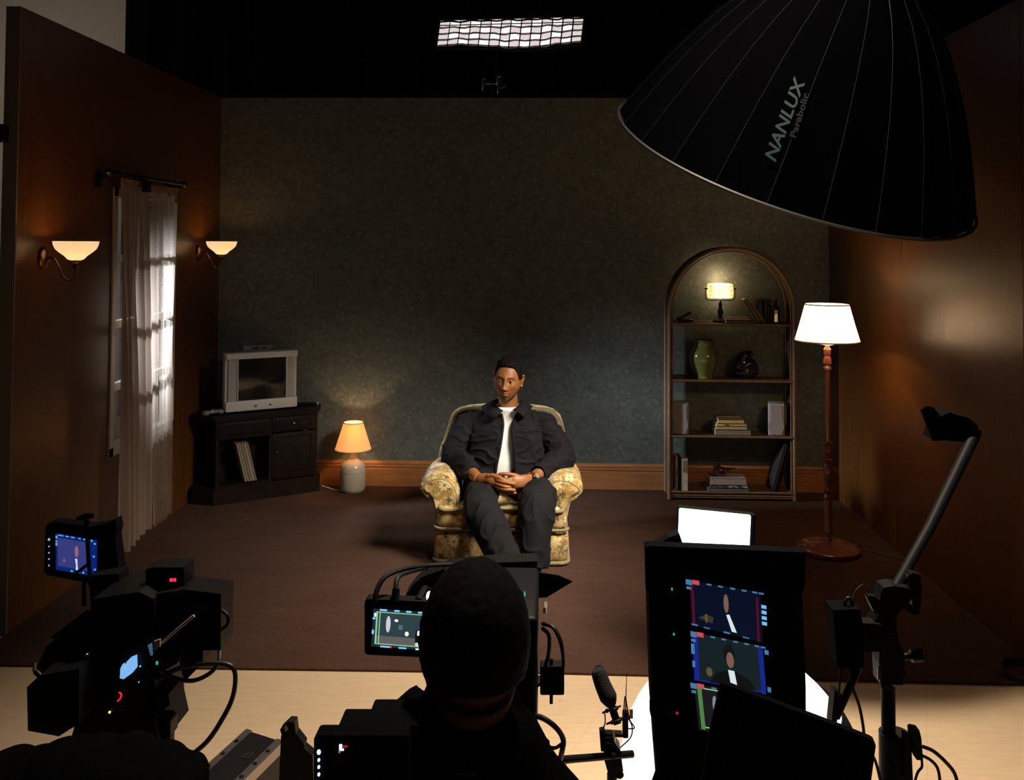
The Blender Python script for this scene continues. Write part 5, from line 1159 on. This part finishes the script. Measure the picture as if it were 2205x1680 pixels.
for x in (368.5, 376): MB().box(at(x, 1249, YL+.048), (.0058, .004, .0068), bev=.001).build('digit_light', glow('digit_red', (1, .03, .10), 1.3), lc, O=LO)
cable('cable', [(474, 1312, YL+.03), (490, 1325, YL+.02), (491, 1345, YL+.02), (474, 1358, YL+.03)], .0045, '', parent=lc, O=LO)
cable('cable', [(335, 1462, YL+.02), (385, 1440, YL+.0), (430, 1431, YL-.02), (475, 1429, YL-.02), (500, 1437, YL-.02), (507, 1462, YL-.02), (500, 1505, YL-.02), (478, 1550, YL-.02), (445, 1598, YL-.02), (395, 1640, YL-.02)], .0052, '', parent=lc, O=LO)
cable('cable', [(473, 1395, YL+.03), (471, 1425, YL), (452, 1450, YL-.01), (415, 1466, YL-.01), (375, 1460, YL-.01), (345, 1440, YL)], .0045, '', parent=lc, O=LO)
cable('cable', [(75, 1430, YL+.02), (76, 1448, YL), (92, 1462, YL), (108, 1468, YL)], .0042, '', parent=lc, O=LO)
lt = V(LO.x, YL+.08, 0)
MB().cyl(V(LO.x, YL+.09, .70), V(LO.x, YL+.09, at(250, 1600, YL+.09).z+.02), .07).build('tripod_head', BLACK, lc, O=LO)
for dx_, dy_ in ((-.35, .1), (.28, -.12), (-.05, .16)): MB().tube([V(LO.x, YL+.09, .72), V(LO.x+dx_, YL+.09+dy_, .005)], [.022, .016], 10).build('tripod_leg', BLACK, lc, O=LO)
# its monitor
YM = 2.15; lm0 = at(170, 1185, YM); lm = empty('on_board_monitor', lm0, 0, 'tilted monitor glowing deep blue above the left camera rig', 'monitor')
mb = MB(); pprism(mb, [(98, 1134), (104, 1127), (120, 1125), (195, 1134), (228, 1128), (247, 1119), (251, 1138), (247, 1155), (253, 1200), (258, 1240), (205, 1252), (190, 1256), (100, 1238), (95, 1232)], YM, .035); mb.build('hooded_housing', BLACKM, lm, O=lm0, smooth=False)
q = quadmap((120, 1149), (209, 1164), (208, 1243), (120, 1227))
b1 = glow('monitor_blue', (.004, .03, .27), .55)
it = [(.05, .10, .80, .88, glow('monitor_blue_grey', (.045, .055, .24), .8)), (blob(.51, .40, .045, .16), glow('monitor_skin', (.42, .14, .26), .8)), ([(.47, .60), (.53, .60), (.535, .78), (.55, .90), (.49, .90), (.50, .78)], glow('monitor_white', (.65, .72, 1), 1)), (blob(.21, .70, .03, .06), glow('monitor_mauve', (.20, .10, .30), .8))]
for u, w in ((.06, .13), (.24, .08), (.37, .09), (.55, .06), (.67, .05)): it.append((u, .01, u+w, .045, glow('monitor_marks', (.16, .38, .9), .9)))
for v, h in ((.05, .08), (.18, .04), (.24, .09)): it.append((.0, v, .045, v+h, glow('monitor_marks', (.16, .38, .9))))
for u, v in ((.95, .10), (.93, .45), (.96, .80), (.88, .03), (.58, .94), (.68, .94), (.40, .95)): it.append((blob(u, v, .028, .03, 8), glow('monitor_marks', (.16, .38, .9))))
screen(lm, lm0, q, YM-.001, b1, it)
for y, w in ((1162, .0032), (1177, .0018), (1190.5, .0018), (1204, .0018), (1218, .0018)): dot(lm, lm0, 105.5, y, YM-.001, w*.8, w, glow('button_cyan', (.30, .62, .75), .8))
MB().tube([at(188, 1158, YM-.02), at(191, 1215, YM-.02), at(196, 1262, YM-.01)], .0045, 6).build('bracket_arm', BLACKM, lm, O=lm0); MB().tube([at(191, 1214, YM-.02), at(160, 1238, YM-.02)], .0042, 6).build('bracket_brace', BLACKM, lm, O=lm0)
MB().tube([at(186, 1130, YM), at(186, 1112, YM)], .006, 8).build('knob_stem', BLACK, lm, O=lm0); mb = MB(); mb.tube([at(166, 1117, YM), at(184, 1112, YM), at(201, 1110, YM)], [.0045, .008, .006], 10); mb.build('tilt_knob', BLACK, lm, O=lm0)
MB().cyl(at(181, 1256, YM+.01), at(181, 1305, YM-.02), .005).build('support_post', BLACK, lm, O=lm0)
# draped black bag under it
bg = MB(); O_ = at(180, 1700, 1.62)
for x, y, r, rz_ in ((0, 1690, .055, .05), (70, 1690, .06, .055), (130, 1672, .06, .055), (200, 1662, .06, .05), (260, 1665, .07, .055), (330, 1685, .06, .055), (385, 1700, .045, .04)): bg.sphere(at(x, y, 1.66), (r, .10, rz_), 16, 12)
bg.box(at(190, 1790, 1.66), (.36, .18, .14), bev=.03)
bg = remesh(bg, .007, lambda p, n_: noise.noise(p*20)*.006, 4); o = bg.build('equipment_bag', BFAB, None, O=O_, ang=180); tag(o, 'slumped soft black bag below the left camera rig', 'bag')
sup = empty('bag_trolley', V(O_.x, 1.66, 0), 0, 'black trolley under the soft bag at the lower left', 'trolley'); so = V(O_.x, 1.66, 0); zt = at(190, 1790, 1.66).z-.074
MB().box((so.x, so.y, zt-.012), (.50, .30, .02), bev=.004).build('tray', BLACK, sup, O=so)
for a in (-1, 1):
    for b in (-1, 1): MB().cyl((so.x+a*.22, so.y+b*.12, 0.0), (so.x+a*.22, so.y+b*.12, zt-.02), .012).build('leg', BLACK, sup, O=so)

# ---- aluminium edged case
ZC = .45; K_ = [onz(531, 1573, ZC), onz(609, 1598, ZC), onz(430, 1775, ZC), onz(340, 1746, ZC)]
fc0 = V(sum(p.x for p in K_)/4, sum(p.y for p in K_)/4, 0); fc = empty('flight_case', fc0, 0, 'black hard case with aluminium edge rails at the bottom left of centre', 'case')
mb = MB(); mb.prism([V(p.x, p.y, .05) for p in K_], (0, 0, ZC-.05)); mb.build('shell', BLACK, fc, O=fc0, smooth=False)
ALU = mat('aluminium_rail', (.30, .26, .25), .35, .9)
for a, b, in_ in ((K_[3], K_[0], K_[1]-K_[0]), (K_[2], K_[1], K_[0]-K_[1])):
    n_ = in_.normalized(); d_ = (b-a).normalized(); a_ = a-d_*0; w_ = .022
    mb = MB(); mb.prism([a_+V(0, 0, .001), b+V(0, 0, .001), b+n_*w_+V(0, 0, .001), a_+n_*w_+V(0, 0, .001)], (0, 0, .004)); mb.prism([a_-n_*.003+V(0, 0, .003), b-n_*.003+V(0, 0, .003), b+V(0, 0, .003), a_+V(0, 0, .003)], (0, 0, -.03))
    rl = mb.build('edge_rail', ALU, fc, O=fc0, smooth=False)
    for k_ in range(1, 6): c_ = a_+(b-a_)*k_/6+n_*w_/2+V(0, 0, .0055); MB().cyl(c_, c_+V(0, 0, .002), .006).build('rivet', BLACK, rl, O=fc0)
lbq = [onz(x, y, ZC+.002) for x, y in ((522, 1632), (536, 1621), (546, 1622), (533, 1633))]; mb = MB(); mb.tube(lbq+[lbq[0]], .0012, 6); mb.build('badge_outline', ALU, fc, O=fc0)
for p in K_: q_ = fc0+(V(p.x, p.y, 0)-fc0)*.85; MB().sphere((q_.x, q_.y, .025), .025, 12, 8).build('caster', RUBBER, fc, O=fc0)
p = at(632, 1600, 2.35); k_ = empty('mounting_clamp', p, 0, 'black articulated clamp with small steel plate beside the aluminium edged case', 'clamp')
mb = MB(); pprism(mb, [(603, 1572), (621, 1555), (634, 1556), (637, 1582), (620, 1590), (607, 1585)], 2.35, .03); mb.build('jaw', BLACK, k_, O=p, smooth=False)
mb = MB(); pprism(mb, [(605, 1585), (637, 1580), (655, 1603), (654, 1612), (673, 1628), (676, 1700), (600, 1700)], 2.36, .03); mb.build('arm', BLACK, k_, O=p, smooth=False)
mb = MB(); pprism(mb, [(611, 1567), (617, 1562), (621, 1571), (615, 1577)], 2.349, .002); mb.build('steel_plate', STEEL, k_, O=p, smooth=False)
MB().cyl(at(640, 1690, 2.37), V(at(640, 1690, 2.37).x, 2.37, 0), .014).build('post', BLACK, k_, O=p)

# ---- director's monitor tower
YT = 1.80; T0_ = at(1565, 1400, YT); T0_.z = 0
tw = empty('monitor_tower', T0_, 0, 'tall black monitor with three stacked camera feeds, bright lamp above it', 'monitor')
def tpart(name, pts, Y, th, m_=BLACKM): mb = MB(); pprism(mb, pts, Y, th); return mb.build(name, m_, tw, O=T0_, smooth=False)
tpart('housing', [(1393, 1183), (1700, 1196), (1728, 1290), (1735, 1480), (1736, 1700), (1418, 1700), (1410, 1600), (1403, 1500)], YT, .05)
tpart('hood', [(1391, 1180), (1400, 1176), (1735, 1190), (1733, 1262), (1726, 1282), (1712, 1283), (1700, 1215), (1410, 1205), (1405, 1280), (1393, 1275)], YT-.03, .03)
tpart('side_clip', rr(1401, 1517, 1412, 1543, 2), YT-.01, .02); tpart('bottom_bracket', [(1410, 1605), (1432, 1632), (1400, 1720), (1480, 1720), (1480, 1605)], YT-.02, .03)
gp_ = tpart('vent_grille', [(1400, 1182), (1440, 1158), (1463, 1150), (1475, 1184)], YT+.03, .03, BLACK)
for i in range(6): MB().tube([at(1412+i*9, 1178-i*4, YT+.028), at(1420+i*9, 1186, YT+.028)], .0011, 5).build('slat', mat('dull_slat', (.03, .03, .035), .5), gp_, O=T0_)
nav = glow('feed_navy', (.002, .008, .035), .5); nav2 = glow('feed_teal_dark', (.010, .024, .030), .6); edge_r = glow('frame_red', (.20, .005, .03), .5); edge_b = glow('frame_blue', (.01, .03, .40), .6); dk = glow('feed_black', (.01, .012, .014))
blu2 = glow('readout_mid', (.10, .30, .58), .6); redt = glow('tally_red', (.9, .12, .14), .6); face = glow('feed_face', (.30, .17, .13), .6); shirt = glow('feed_shirt', (.75, .85, .88), .9)
q1 = quadmap((1484, 1250), (1638, 1276), (1642, 1384), (1489, 1346)); q2 = quadmap((1494, 1362), (1642, 1392), (1650, 1492), (1498, 1463)); q3 = quadmap((1494, 1473), (1650, 1500), (1655, 1600), (1505, 1572))
marks = [(-.02-.03, -.02, .035, .10, blu2), (-.045, .14, .02, .20, blu2), (.04, -.03, .14, .07, redt)]+[(u, .0, u+.07, .035, blu2) for u in (.24, .40, .57, .73, .88, .97)]
screen(tw, T0_, q1, YT-.002, nav, [(0.02, .10, .055, 1, edge_r), (.93, .12, .96, 1.0, edge_r), (blob(.505, .36, .036, .20), face), ([(.50, .60), (.545, .58), (.64, .93), (.57, .93)], shirt), ([(.10, .80), (.22, .68), (.32, .72), (.30, .85)], glow('feed_gold_dim', (.07, .055, .03), .6)), (blob(.215, .77, .02, .10), glow('feed_gold', (.16, .13, .07), .6))]+marks+[(1.0, v, 1.07, v+.07, glow('readout_bright', (.20, .55, .95), .9)) for v in (.24, .35, .46, .57)]+[(u, .955+.01*(i % 2), u+.09, .99, blu2) for i, u in enumerate((.0, .17, .45, .72))])
screen(tw, T0_, q2, YT-.003, nav2, [(-.02, .06, .055, 1.02, edge_b), (.93, .04, 1.0, 1.04, edge_b), (0, .98, 1, 1.02, edge_b), (blob(.50, .34, .085, .24), dk), (blob(.51, .44, .055, .17), face), ([(.20, 1), (.30, .78), (.46, .68), (.60, .68), (.78, .80), (.86, 1)], glow('feed_jacket', (.006, .008, .010), .5)), ([(.47, .66), (.56, .66), (.59, .97), (.50, .97)], shirt), (blob(.20, .78, .045, .10), glow('feed_gold', (.16, .13, .07)))]+marks+[(-.05, .24, .0, .46, blu2), (-.04, .60, .0, .74, blu2), (1.02, .06, 1.08, .16, blu2), (1.02, .86, 1.07, .97, blu2)])
screen(tw, T0_, q3, YT-.002, glow('feed_floor_dark', (.012, .014, .018), .6), [(.04, .03, .10, .97, glow('frame_green', (.12, .36, .10), .6)), (.1, .05, .6, .075, grn), (.1, .90, .6, .925, grn), (blob(.27, .38, .035, .20), glow('feed_curtain_dim', (.30, .34, .42), .7)), (blob(.40, .22, .03, .04), shirt)]+marks[:4]+[(.22, .985, .40, 1.03, blu2)])
dot(tw, T0_, 1447, 1269, YT-.001, .0016, .0030, glow('led_teal', (.02, .6, .3), .8)); dot(tw, T0_, 1451, 1366, YT-.001, .0019, .0024, glow('led_teal', (.02, .6, .3), .8)); dot(tw, T0_, 1458, 1536, YT-.001, .0028, .0024, glow('led_dark_red', (.8, .01, .01), .7))
zb = at(1570, 1700, YT).z
MB().cyl((T0_.x, YT+.03, 0.02), (T0_.x, YT+.03, zb+.02), .02).build('stand_column', BLACK, tw, O=T0_)
for a in range(3): MB().tube([V(T0_.x, YT+.03, .35), V(T0_.x+.20*math.cos(2.1*a+.5), YT+.03+.20*math.sin(2.1*a+.5), .01)], .011, 8).build('stand_leg', BLACK, tw, O=T0_)
YP = 1.93; P_ = at(1538, 1146, YP); lp = empty('panel_lamp', P_, 0, 'small blinding blue-white panel lamp standing on top of the monitor tower', 'studio light')
def tquad(pts, r=3):
    o = []
    for i, p in enumerate(pts):
        a = Vector(pts[i-1]); b = Vector(p); c = Vector(pts[(i+1) % 4])
        o += [tuple(b+(a-b).normalized()*r), tuple(b+((a-b).normalized()+(c-b).normalized())*r*.3), tuple(b+(c-b).normalized()*r)]
    return o
mb = MB(); pprism(mb, tquad([(1463, 1095), (1617, 1110), (1613, 1197), (1460, 1178)]), YP, .004); mb.build('diffuser', glow('panel_glow', (.55, .78, 1), 5.0), lp, O=P_, smooth=False)
mb = MB(); pprism(mb, tquad([(1461, 1093), (1628, 1110), (1624, 1200), (1458, 1180)]), YP+.0045, .022); mb.build('housing', BLACK, lp, O=P_, smooth=False)
pa = at(1540, 1192, YP+.015); MB().cyl(pa, V(pa.x, pa.y, pa.z-.045), .008).build('ball_mount', BLACK, lp, O=P_)
# ---- black slab in front
sl0 = at(1700, 1600, 1.36); slb = empty('laptop', sl0, 0, 'black tilted screen lid in the bottom right foreground, seen from behind', 'laptop')
mb = MB(); pprism(mb, [(1550, 1478), (1555, 1473), (1561, 1474), (1800, 1563), (1874, 1592), (1882, 1597), (1886, 1606), (1868, 1740), (1500, 1740), (1528, 1577)], 1.36, .012, .002); mb.build('lid', BLACKM, slb, O=sl0, smooth=False)
bz = at(1690, 1740, 1.36); MB().box((bz.x, 1.25, bz.z+.008), (.27, .24, .018), bev=.004).build('base', BLACK, slb, O=sl0)
for s in (-1, 1): MB().cyl((bz.x+s*.08-.02, 1.362, bz.z+.010), (bz.x+s*.08+.02, 1.362, bz.z+.010), .008).build('hinge', BLACK, slb, O=sl0)
lt0 = V(bz.x, 1.25, 0); lts = empty('laptop_table', lt0, 0, 'black tray table carrying the laptop at the bottom right', 'table'); zt = bz.z-.0015
MB().box((bz.x, 1.25, zt-.012), (.40, .30, .022), bev=.004).build('table_top', BLACK, lts, O=lt0); MB().cyl((bz.x, 1.25, .012), (bz.x, 1.25, zt-.02), .018).build('column', BLACK, lts, O=lt0); MB().lathe([(.001, 0), (.17, 0), (.16, .012), (.02, .02)], lt0, 32).build('foot', BLACK, lts, O=lt0)

# ---- shotgun microphone on its stand
YK = 2.30; mk = at(1318, 1560, YK); mkO = V(mk.x, YK, 0); mc = empty('microphone', mkO, 0, 'black shotgun microphone in foam cover pointing at the set, on a low stand', 'microphone')
ms = m_fabric('foam_black', (.012, .012, .013), (.03, .03, .032), 500, .95, .6)
MB().tube([at(1285, 1441, YK+.02), at(1286, 1443, YK+.02), at(1289, 1449, YK+.02), at(1298, 1475, YK+.01), at(1310, 1502, YK), at(1316, 1518, YK)], [.004, .014, .0185, .0200, .0215, .0125], 24, sm=5).build('foam_windshield', ms, mc, O=mkO)
MB().tube([at(1314, 1512, YK), at(1330, 1560, YK-.02)], .0095, 12).build('barrel', BLACK, mc, O=mkO)
dir_ = (at(1330, 1560, YK-.02)-at(1314, 1512, YK)).normalized()
for x, y, d in ((1317, 1528, 0), (1326, 1552, -.015)): MB().torus(at(x, y, YK+d), .023, .0022, dir_, 30, 6).build('shock_ring', BLACK, mc, O=mkO)
for x, y in ((1307, 1531), (1328, 1525), (1318, 1556), (1336, 1549)): MB().sphere(at(x, y, YK-.005), .005, 8, 6).build('elastic_clip', BLACK, mc, O=mkO)
mb = MB(); mb.cyl(at(1321, 1574, YK), at(1323, 1612, YK), .0035); mb.build('steel_pin', STEEL, mc, O=mkO)
mb = MB(); pprism(mb, [(1291, 1576), (1302, 1573), (1304, 1580), (1340, 1582), (1341, 1588), (1304, 1588), (1303, 1620), (1294, 1618)], YK, .02); mb.build('bracket', BLACK, mc, O=mkO, smooth=False)
mb = MB(); pprism(mb, [(1303, 1602), (1325, 1602), (1336, 1616), (1342, 1660), (1338, 1678), (1312, 1674), (1302, 1640)], YK-.01, .04); mb.build('swivel_head', BLACK, mc, O=mkO, smooth=False)
MB().cyl(at(1336, 1668, YK-.02), at(1337, 1669, YK-.04), .007).build('knob', CHROME, mc, O=mkO)
MB().cyl(V(mk.x, YK, .0), V(mk.x, YK, at(1320, 1675, YK).z+.01), .012).build('stand_column', BLACK, mc, O=mkO)
for a in range(3): MB().tube([V(mk.x, YK, .20), V(mk.x+.25*math.cos(2.1*a), YK+.25*math.sin(2.1*a), .008)], .008, 8).build('stand_leg', BLACK, mc, O=mkO)
mb = MB(); pprism(mb, rr(1341, 1535, 1353, 1590, 2), YK-.02, .015); mb.build('radio_transmitter', BLACK, mc, O=mkO, smooth=False)
MB().tube([at(1347, 1536, YK-.015), at(1348, 1492, YK-.015), at(1350, 1446, YK-.015)], [.0018, .0012, .0006], 6).build('whip_antenna', BLACK, mc, O=mkO)
mb = MB(); pprism(mb, rr(1356, 1528, 1363, 1548, 1), YK-.02, .01); mb.build('label_tag', mat('tag_cream', (.6, .55, .42), .6), mc, O=mkO, smooth=False)
for pts in ([(1342, 1548, YK-.02), (1346, 1500, YK-.02), (1350, 1520, YK-.02), (1356, 1550, YK-.02), (1366, 1568, YK-.02), (1348, 1569, YK-.02)], [(1302, 1535, YK-.01), (1303, 1556, YK-.01), (1297, 1576, YK-.01)], [(1352, 1545, YK-.02), (1361, 1565, YK-.02), (1358, 1588, YK-.02), (1336, 1610, YK-.01)]): cable('lead', pts, .0015, '', parent=mc, O=mkO)
bp = at(1215, 1636, 2.26); bo_ = tag(MB().tube([at(1170, 1640, 2.22), at(1290, 1630, 2.27), at(1362, 1624, 2.31)], [.0095, .0085, .0085], 14).build('boom_pole', mat('boom_black', (.015, .015, .016), .15, .3), None, O=bp), 'thin glossy black boom pole crossing under the microphone', 'pole')

# ---- heavy stand with arm at the right
YR = 1.90; ro = at(1913, 1560, YR); RO = V(ro.x, YR, 0); rs_ = empty('light_stand', RO, 0, 'heavy black stand with knobs and a long arm slanting up to the right', 'light stand')
zA = at(1913, 1578, YR).z
MB().cyl(V(ro.x, YR, .05), V(ro.x, YR, at(1913, 1480, YR).z), .0135).build('inner_tube', BLACK, rs_, O=RO)
MB().cyl(V(ro.x+.012, YR, .02), V(ro.x+.012, YR, zA), .030).build('outer_tube', BLACK, rs_, O=RO)
def rpart(name, pts, Y=YR-.02, th=.04, m_=BLACK): mb = MB(); pprism(mb, pts, Y, th); return mb.build(name, m_, rs_, O=RO, smooth=False)
rpart('collar', [(1894, 1370), (1932, 1368), (1936, 1385), (1947, 1402), (1948, 1440), (1952, 1455), (1944, 1462), (1944, 1476), (1896, 1474), (1893, 1430)])
rpart('grip_head', [(1896, 1280), (1903, 1266), (1925, 1262), (1958, 1268), (1965, 1285), (1955, 1305), (1933, 1322), (1930, 1345), (1934, 1372), (1892, 1370), (1880, 1345), (1889, 1330), (1895, 1310)])
rpart('locking_wing', [(1867, 1288), (1871, 1283), (1884, 1285), (1896, 1295), (1896, 1325), (1882, 1318)], YR-.04, .015)
rpart('brake_handle', [(1957, 1240), (1966, 1234), (1982, 1238), (1985, 1275), (1980, 1322), (1970, 1326), (1955, 1318), (1966, 1308), (1960, 1280)], YR, .02)
mb = MB(); mb.cyl(at(1942, 1415, YR), at(1966, 1412, YR), .007); mb.cyl(at(1962, 1413, YR), at(1984, 1411, YR), .012); mb.box(at(1980, 1402, YR), (.012, .012, .014), bev=.003); mb.build('tightening_knob', BLACK, rs_, O=RO)
MB().cyl(at(1893, 1437, YR-.022), at(1893, 1462, YR-.022), .003).build('steel_pin', CHROME, rs_, O=RO)
MB().tube([at(1954, 1246, YR-.02), at(1956, 1238, YR-.02), at(1950, 1233, YR-.02)], .003, 6).build('steel_lever', CHROME, rs_, O=RO)
MB().cyl(at(1800, 1545, YR-.03), at(1848, 1440, YR-.03), .0075).build('side_strut', BLACK, rs_, O=RO)
rpart('strut_clamp', [(1797, 1490), (1812, 1495), (1812, 1520), (1800, 1562), (1790, 1562)], YR-.04, .03)
rpart('mount_plate', [(1855, 1342), (1900, 1345), (1900, 1404), (1858, 1404)], YR-.03, .03)
for a in range(3): MB().tube([V(ro.x, YR, .40), V(ro.x+.45*math.cos(2.1*a+.3), YR+.45*math.sin(2.1*a+.3), .012)], .012, 8).build('leg', BLACK, rs_, O=RO)
MB().tube([at(1928, 1268, YR), at(2000, 1140, YR+.20), at(2100, 935, YR+.50)], [.0115, .0125, .0145], 14).build('boom_arm', BLACK, rs_, O=RO)
# counterweight/folded flag at the arm end
YE = YR+.50; e0 = at(2050, 920, YE); eh = empty('barn_door_lamp', e0, 0, 'black folded-flap lamp head at the upper end of the slanting arm', 'studio light')
mb = MB(); pprism(mb, [(2012, 948), (2028, 897), (2034, 893), (2047, 888), (2058, 893), (2087, 900), (2099, 911), (2106, 917), (2107, 926), (2115, 929), (2108, 943), (2098, 951), (2088, 953), (2034, 949)], YE-.02, .07); mb.build('body', BLACKM, eh, O=e0, smooth=False)
mb = MB(); pprism(mb, [(1985, 883), (1995, 875), (2011, 878), (2030, 903), (2036, 948), (2010, 950)], YE-.03, .012); mb.build('flap', BLACKM, eh, O=e0, smooth=False)
MB().box(at(2038, 947, YE-.035), (.007, .004, .004)).build('latch', CHROME, eh, O=e0)
pb = at(1826, 1378, YR-.05); pw = empty('power_brick', pb, 0, 'black boxy power supply with a carrying loop clipped left of the heavy stand', 'power supply')
mb = MB(); pprism(mb, [(1794, 1314), (1852, 1312), (1857, 1340), (1861, 1434), (1848, 1444), (1803, 1437)], YR-.06, .05); mb.build('case', BLACKM, pw, O=pb, smooth=False)
cable('carrying_loop', [(1820, 1314, YR-.04), (1820, 1296, YR-.04), (1827, 1288, YR-.04), (1834, 1296, YR-.04), (1837, 1314, YR-.04)], .0035, '', parent=pw, O=pb)
cable('lead', [(1834, 1290, YR-.03), (1846, 1268, YR-.02), (1862, 1258, YR-.01), (1876, 1266, YR), (1880, 1275, YR)], .0012, '', parent=pw, O=pb)
cable('lead', [(1832, 1440, YR-.04), (1836, 1480, YR-.05), (1850, 1520, YR-.05), (1858, 1560, YR-.05), (1864, 1600, YR-.05), (1885, 1640, YR-.04), (1898, 1690, YR-.04)], .0030, '', parent=pw, O=pb)
cable('lead', [(1810, 1440, YR-.04), (1808, 1475, YR-.05), (1806, 1500, YR-.05)], .0020, '', parent=pw, O=pb)
tp0 = at(1975, 1605, YR-.05); tpk = empty('belt_pack', tp0, 0, 'small black cabled pack hanging right of the heavy stand', 'transmitter')
mb = MB(); pprism(mb, [(1962, 1574), (1966, 1570), (1980, 1573), (1984, 1590), (1988, 1638), (1974, 1637), (1966, 1615)], YR-.05, .02); mb.build('case', BLACK, tpk, O=tp0, smooth=False)
mb = MB(); pprism(mb, [(1950, 1582), (1962, 1590), (1966, 1680), (1950, 1680)], YR-.045, .02); mb.build('clip', BLACK, tpk, O=tp0, smooth=False)
cable('lead', [(1987, 1608, YR-.05), (2010, 1618, YR-.05), (2035, 1640, YR-.05), (2055, 1665, YR-.05), (2065, 1700, YR-.05)], .0035, '', parent=tpk, O=tp0)
cable('lead', [(1985, 1627, YR-.05), (2005, 1638, YR-.05), (2020, 1658, YR-.05), (2026, 1700, YR-.05)], .0030, '', parent=tpk, O=tp0)
cable('lead', [(1985, 1638, YR-.05), (1985, 1652, YR-.05), (1976, 1664, YR-.05), (1968, 1690, YR-.05)], .0025, '', parent=tpk, O=tp0)
